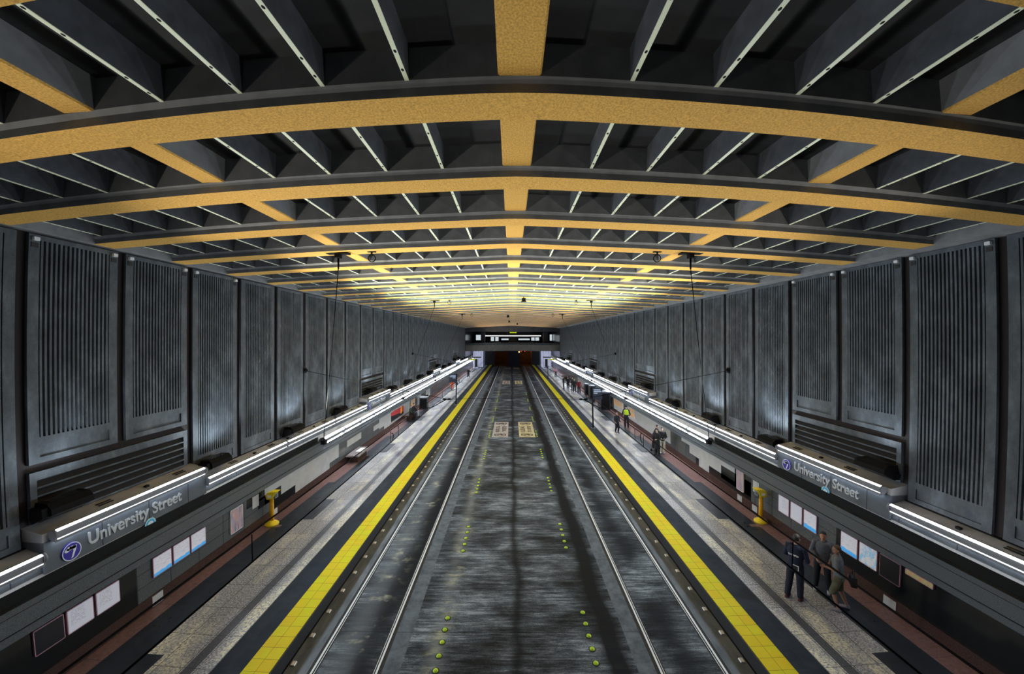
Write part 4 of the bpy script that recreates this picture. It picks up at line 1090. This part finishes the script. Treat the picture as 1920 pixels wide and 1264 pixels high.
def person(x, y, rz, h, label, top=(.02,.02,.03), legs=(.02,.02,.03), shoe=(.03,.03,.03), hair=(.02,.015,.012), skin=(.45,.27,.19),
           arms=None, leg=None, lean=(0,0), style='', hi=False, group='people on the right platform', headturn=0., seat=False):
    k = h/1.75
    t = thing('person', label, 'person', (x, y, 0), rz, group)
    t.scale = (k, k, k)
    vox = .0085 if hi else .019
    ax, ay = lean     # shift of the shoulders over the hips
    hz = .5 if seat else .93
    # joints: legs L,R : hip, knee, ankle
    leg = leg or [((-.10,0,.92),(-.11,.02,.50),(-.12,-.02,.09)), ((.10,0,.92),(.11,.02,.50),(.12,-.02,.09))]
    dz = hz - .93
    arms = arms or [((-.27,-.02,1.13),(-.28,.10,.90)), ((.27,-.02,1.13),(.28,.10,.90))]
    arms = [tuple((p[0], p[1], p[2]+dz) for p in a) for a in arms]
    sh = [(-.185+ax, ay, 1.43+dz), (.185+ax, ay, 1.43+dz)]
    def T(f): return (ax*f, ay*f)
    def torso(b, g_=0., z0=.86, collar=True):
        R = [(0,.86,.155,.105),(.1,.95,.165,.115),(.3,1.06,.145,.10),(.6,1.2,.165,.112),(.85,1.33,.185,.118),(1,1.42,.165,.10),(1,1.465,.09,.075)]
        rings = []
        for f, z, rx, ry in R:
            if z < z0: continue
            rings.append((ax*f, ay*f, z+dz, rx+g_, ry+g_))
        ell_loft(b, rings)
    def arm(b, i, g_=0., full=True, short=False):
        s_, (e_, w_) = sh[i], arms[i]
        if short: e2 = lerp(s_, e_, .75); b.tube([lerp(s_, (0+ax,ay,1.40+dz), .35), s_, lerp(s_, e_, .4), e2], [.055+g_,.058+g_,.055+g_,.056+g_], 12); return
        b.tube([lerp(s_, (0+ax,ay,1.40+dz), .35), s_, lerp(s_,e_,.5), e_], [.052+g_,.055+g_,.046+g_,.041+g_], 12)
        b.tube([e_, lerp(e_,w_,.35), w_], [.041+g_,.040+g_,.028+g_], 12)
        b.ball(e_, .041+g_)
    def legm(b, i, g_=0., upto=2, wide=0.):
        hp, kn, an = leg[i]
        b.tube([(hp[0]*.9,hp[1],hp[2]+.04), lerp(hp,kn,.35), kn], [.088+g_,.080+g_,.058+g_+wide], 14)
        b.ball(kn, .058+g_+wide)
        if upto == 2: b.tube([kn, lerp(kn,an,.3), an], [.056+g_+wide,.058+g_+wide,.038+g_+wide*1.3], 14)
    # body: one continuous surface
    b = MB(); torso(b)
    hx, hy = ax*1.12, ay*1.12+.01
    b.tube([(ax,ay-.005,1.43+dz),(hx,hy,1.54+dz)], [.056,.050], 12)
    hc = 1.635+dz
    ct, stt = math.cos(headturn), math.sin(headturn)
    def H(px, py, pz): return (hx+px*ct-py*stt, hy+px*stt+py*ct, hc+pz)
    ell_loft(b, [(*H(0,.02,-.105)[:2], hc-.115, .030,.035),(*H(0,.025,-.09)[:2], hc-.095, .052,.060),(*H(0,.018,0)[:2], hc-.05, .066,.080),(*H(0,.008,0)[:2], hc, .074,.092),
                 (*H(0,0,0)[:2], hc+.05, .075,.094),(*H(0,-.005,0)[:2], hc+.09, .060,.077),(*H(0,-.01,0)[:2], hc+.112, .028,.036)], 20)
    b.tube([H(0,.088,.018),H(0,.112,-.018),H(0,.096,-.030)], [.010,.015,.012], 8)      # nose
    for sx in (-1, 1): b.ball(H(sx*.078,-.005,-.005), (.012,.02,.03), 8, 6)             # ears
    for i in (0, 1):
        arm(b, i)
        e_, w_ = arms[i]
        d = (Vector(w_)-Vector(e_)).normalized(); sx = -1 if i == 0 else 1
        side = d.cross(Vector((0,0,1))); side = side.normalized() if side.length > .1 else Vector((1,0,0))
        fw = Vector((0,1,0)) if abs(d.y) < .8 else Vector((0,0,-1))
        a_ = fw - d*fw.dot(d); a_.normalize()      # across the palm
        nrm = d.cross(a_)
        pw = Vector(w_); pc = pw + d*.09
        b.tube([pw, pw+d*.045, pc], [(.026,.02),(.022,.040),(.018,.042)] if False else [.027,.032,.034], 10)
        for j, (o_, l_) in enumerate([(-.030,.062),(-.010,.074),(.010,.070),(.028,.056)]):
            st_ = pc + a_*o_*.95; cur = nrm*(.012+.004*j)*(-sx)
            b.tube([st_ - d*.01, st_ + d*l_*.5 + cur*.5, st_ + d*l_ + cur*1.8], [.0098,.0092,.0078], 7)
        tb = pw + d*.035 - a_*.03
        b.tube([tb + a_*.01, tb - a_*.02 + d*.025, tb - a_*.028 + d*.055], [.012,.0108,.009], 7)   # thumb
        legm(b, i)
        an = leg[i][2]
        b.tube([(an[0],an[1],an[2]+.02),(an[0],an[1],.05 if an[2] < .2 else an[2]-.04)], [.036,.034], 10)
        fz = .045 if an[2] < .3 else an[2]-.05
        b.tube([(an[0],an[1]-.05,fz),(an[0],an[1]+.05,fz),(an[0],an[1]+.15,fz-.012)], [.035,.038,.028], 10)
    skm = mat('skin_tone', skin, .55)
    body = link('body', remesh('body', b, skm, vox, 1), t)
    if hi or h > 0:
        for sx in (-1, 1):
            b = MB(); b.ball(H(sx*.031,.0865,.018), (.011,.006,.006), 8, 6); b.obj('eye', M['eye'], t)
        b = MB(); b.tube([H(-.022,.088,-.058),H(0,.095,-.058),H(.022,.088,-.058)], [.004,.007,.004], 6); b.obj('mouth', M['lip'], t)
    # hair
    b = MB()
    hl = {'long': .16, 'cap': 0}.get(style, .0)
    ell_loft(b, [(*H(0,-.028,0)[:2], hc-.03-hl, .070 if hl else .060,.062),(*H(0,-.024,0)[:2], hc, .081,.080),(*H(0,-.014,0)[:2], hc+.045, .084,.094),(*H(0,-.008,0)[:2], hc+.085, .074,.088),(*H(0,-.01,0)[:2], hc+.118, .045,.055),(*H(0,-.01,0)[:2], hc+.128, .012,.015)], 20)
    link('hair', remesh('hair', b, cloth('hair', hair, .6), .012, 2), t)
    if style in ('cap', 'hivis', 'limecap'):
        b = MB(); ell_loft(b, [(*H(0,-.004,0)[:2], hc+.05, .09,.105),(*H(0,-.004,0)[:2], hc+.10, .086,.1),(*H(0,-.004,0)[:2], hc+.14, .05,.06)], 18)
        P = [H(-.06,.08,.06),H(0,.16,.05),H(.06,.08,.06)]; b.tube([H(0,.07,.06),H(0,.16,.05)], [(.07,.01),(.05,.008)], 10)
        b.obj('cap', cloth('cap_cloth', (.35,.5,.02) if style == 'limecap' else (.012,.013,.02)), t)
    # top garment
    b = MB(); hem = .80 if style in ('coat','hivis') else .86
    torso(b, .02)
    if style == 'coat': ell_loft(b, [(0,0,.42+dz,.22,.19),(0,0,.7+dz,.20,.16),(0,0,1.0+dz,.185,.135)])
    else: ell_loft(b, [(0,0,.86+dz,.185,.135),(.0,.0,.96+dz,.185,.135)])
    for i in (0, 1): arm(b, i, .016, short=(style == 'tshirt'))
    if style == 'hood': b.tube([(hx-.08,hy-.02,1.49+dz),(hx,hy-.09,1.50+dz),(hx+.08,hy-.02,1.49+dz)], [.03,.045,.03], 10)
    b.tube([(ax,ay,1.44+dz),(ax*1.05,ay*1.05,1.495+dz)], [.078,.062], 14)
    tm = cloth('top_cloth', top)
    link('tshirt' if style == 'tshirt' else 'coat' if style == 'coat' else 'jacket', remesh('jacket', b, tm, max(vox, .010), 2), t)
    if style == 'hivis':
        b = MB(); torso(b, .034, 1.0); vm = mat('hivis_yellow', (.55,.75,.02), .5)
        link('hivis_vest', remesh('hivis_vest', b, vm, .016, 2), t)
    if style == 'vesto':
        b = MB(); torso(b, .034, .9); link('hivis_vest', remesh('hivis_vest', b, mat('hivis_orange', (.9,.12,.01), .5), .016, 2), t)
    # trousers or shorts
    b = MB(); ell_loft(b, [(0,0,(.80 if not seat else .84)+dz,.15,.115),(0,0,.90+dz,.165,.12),(0,0,1.0+dz,.155,.112)])
    for i in (0, 1):
        legm(b, i, .016, 1 if style == 'tshirt' else 2, .018 if style == 'tshirt' else .010)
    link('shorts' if style == 'tshirt' else 'trousers', remesh('trousers', b, cloth('leg_cloth', legs), max(vox, .010), 2), t)
    for i in (0, 1):
        an = leg[i][2]; fz = .0 if an[2] < .3 else an[2]-.09
        b = MB()
        b.tube([(an[0],an[1]-.07,fz+.045),(an[0],an[1],fz+.052),(an[0],an[1]+.09,fz+.045),(an[0],an[1]+.175,fz+.035)], [(.040,.040),(.046,.048),(.048,.042),(.036,.030)], 12)
        b.tube([(an[0],an[1]-.01,fz+.05),(an[0],an[1]-.01,fz+.115)], [.045,.042], 12)
        link('shoe', remesh('shoe', b, mat('shoe', shoe, .5), .012, 1), t)
    return t

# the three people in the right foreground
p1 = person(7.50, 9.68, math.radians(-58), 1.80, 'person in navy jacket printed on the back, dark trousers and maroon shoes, seen from behind',
    top=(.012,.018,.045), legs=(.012,.015,.032), shoe=(.10,.02,.025), hair=(.03,.022,.018), hi=True,
    arms=[((-.26,.04,1.14),(-.14,.24,1.06)), ((.26,.02,1.14),(.20,.24,1.08))],
    leg=[((-.10,0,.92),(-.13,.01,.50),(-.15,-.05,.09)), ((.10,0,.92),(.11,.03,.50),(.12,.05,.09))])
b = MB()
for i in range(9):
    b.box(-.12+.027*i, -.102+.027*i, -.155, -.148, 1.235-(i % 2)*.008, 1.275-(i % 3)*.006)
b.obj('back_print', mat('print_white', (.7,.72,.8), .6), p1)
b = MB(); b.box(-.03,.13,-.16,-.15,.99,1.01); b.box(.115,.13,-.16,-.15,.88,1.0); b.box(.0,.11,-.158,-.15,.90,.98, 1); b.obj('belt_pouch', [M['white'], M['black']], p1)
p2 = person(8.52, 9.98, math.radians(140), 1.69, 'person in grey hooded jacket and black trousers facing the navy jacket',
    top=(.13,.14,.17), legs=(.010,.011,.016), shoe=(.35,.36,.4), hair=(.01,.01,.012), skin=(.42,.2,.12), style='hood', hi=True,
    arms=[((-.27,.05,1.14),(-.17,.22,1.0)), ((.27,.05,1.14),(.14,.22,1.02))],
    leg=[((-.10,0,.92),(-.14,.03,.50),(-.18,.0,.09)), ((.10,0,.92),(.12,.02,.50),(.14,-.04,.09))])
p3 = person(8.38, 9.26, math.radians(48), 1.68, 'person in pale grey T-shirt and khaki shorts holding a black bag',
    top=(.17,.19,.22), legs=(.12,.115,.07), shoe=(.26,.22,.26), hair=(.09,.05,.025), skin=(.36,.19,.13), style='tshirt', hi=True, lean=(-.02,.06), headturn=.5,
    arms=[((-.25,.06,1.16),(-.12,.28,1.12)), ((.27,-.02,1.14),(.30,.08,.92))],
    leg=[((-.10,0,.92),(-.14,.12,.52),(-.16,-.02,.09)), ((.10,0,.92),(.13,-.02,.52),(.14,-.20,.10))])
t = thing('handbag', 'black shoulder bag at the side of the person in shorts', 'bag', (8.60, 9.08, .74), math.radians(60))
b = MB(); b.prism([(-.14,.0),(.14,.0),(.16,.10),(.12,.24),(-.12,.24),(-.16,.10)], -.06, .06); o = b.obj('bag_body', mat('bag_black', (.012,.012,.015), .5), t)
b = MB(); P = [(.09*math.cos(a), 0, .23+.16*math.sin(a)) for a in [k*PI/8 for k in range(9)]]; b.tube(P, .009, 6); b.obj('strap', M['black'], t)
b = MB(); b.ball((.15,.03,.14), (.05,.05,.06)); b.ball((.17,-.02,.03), (.045,.04,.05)); b.obj('charm', mat('bag_charm', (.3,.32,.4), .5), t)

person(9.15, 22.3, math.radians(165), 1.56, 'person in black jacket and cream trousers beside the black-coated one', top=(.012,.014,.018), legs=(.62,.60,.45), shoe=(.75,.75,.78), skin=(.6,.4,.34),
    arms=[((-.27,.02,1.13),(-.1,.22,1.05)), ((.27,.02,1.13),(.12,.22,1.05))])
person(8.72, 22.0, math.radians(120), 1.55, 'person in long black coat between two dark-clothed companions', top=(.010,.013,.018), legs=(.01,.012,.016), style='coat', skin=(.62,.45,.38),
    arms=[((-.27,.05,1.13),(-.16,.25,1.1)), ((.27,.02,1.13),(.2,.2,1.0))])
person(9.0, 23.3, math.radians(-100), 1.5, 'person in black jacket bending forward over a scooter', top=(.012,.014,.02), legs=(.012,.014,.02), lean=(0,.26),
    arms=[((-.24,.42,1.12),(-.16,.5,.92)), ((.24,.42,1.12),(.16,.5,.92))])
t = thing('kick_scooter', 'small grey kick scooter before the bending person', 'scooter', (8.95, 22.75, 0), math.radians(-75))
b = MB(); b.box(-.06,.06,-.3,.25,.09,.12); b.obj('deck', M['housing'], t)
b = MB(); b.tube([(0,.28,.08),(0,.2,.85)], .018, 8); b.obj('steering_column', M['housing'], t)
b = MB(); b.tube([(-.2,.2,.85),(.2,.2,.85)], .016, 8); b.obj('handlebar', M['black'], t)
for yy in (-.34, .3):
    b = MB(); b.tube([(-.015,yy,.075),(.015,yy,.075)], .075, 14); b.obj('wheel', M['black'], t)

person(7.75, 26.8, math.radians(-160), 1.5, 'grey-haired person in dark clothes walking beside the display post', top=(.018,.02,.028), legs=(.014,.016,.022), hair=(.35,.36,.4),
    leg=[((-.10,0,.92),(-.09,.10,.52),(-.06,.06,.09)), ((.10,0,.92),(.07,-.02,.52),(.04,-.16,.12))], arms=[((-.28,-.06,1.14),(-.30,.04,.92)), ((.28,.04,1.14),(.30,.2,.98))])
person(8.9, 28.2, math.radians(150), 1.74, 'person in black uniform with yellow high-visibility vest and cap', top=(.010,.014,.028), legs=(.008,.010,.018), style='hivis', skin=(.5,.36,.3),
    arms=[((-.29,.0,1.13),(-.24,.2,1.02)), ((.29,.0,1.13),(.18,.24,1.05))])
b = None
for (x, y, r, h, lab, tp, lg, st) in [
        (7.15,48.6,90,1.76,'person in black coat standing apart at the left of the far group',(.012,.013,.018),(.012,.013,.018),''),
        (7.79,49.0,-20,1.62,'person in black with legs apart in the far group',(.014,.015,.022),(.014,.015,.022),''),
        (8.35,48.7,200,1.62,'person in dark jacket at the middle of the far group',(.02,.02,.028),(.012,.013,.018),''),
        (8.10,45.8,180,1.72,'person in dark coat with lime cap in the far group',(.016,.02,.026),(.02,.025,.03),'limecap'),
        (8.5,44.9,170,1.76,'person in dark red jacket at the right of the far group',(.16,.015,.02),(.012,.013,.02),'')]:
    person(x, y, math.radians(r), h, lab, top=tp, legs=lg, style=st, skin=(.5,.36,.3))
person(-8.38, 48.5, math.radians(180), 1.62, 'person in orange vest on the left platform beside the display post', top=(.75,.12,.01), legs=(.75,.12,.02), style='vesto', group='people on the left platform')
sit = [((-.10,0,.50),(-.12,.42,.52),(-.12,.44,.09)), ((.10,0,.50),(.12,.42,.52),(.12,.44,.09))]
sarm = [((-.26,.06,1.15),(-.14,.30,1.05)), ((.26,.06,1.15),(.14,.30,1.05))]
person(-8.98, 31.2, math.radians(-90), 1.65, 'seated person in dark green jacket, nearer on the left bench', top=(.015,.03,.022), legs=(.012,.012,.02), leg=sit, arms=sarm, seat=True, group='people on the left platform')
person(-8.98, 32.1, math.radians(-90), 1.65, 'seated person in black and white, farther on the left bench', top=(.012,.012,.02), legs=(.35,.36,.4), leg=sit, arms=sarm, seat=True, skin=(.6,.42,.35), group='people on the left platform')
person(8.0, 63.5, math.radians(180), 1.65, 'person in pink top far along the right platform', top=(.6,.25,.32), legs=(.02,.02,.03))
person(-7.9, 62.0, math.radians(200), 1.65, 'person in black far along the left platform', top=(.02,.02,.03), legs=(.02,.02,.03), group='people on the left platform')
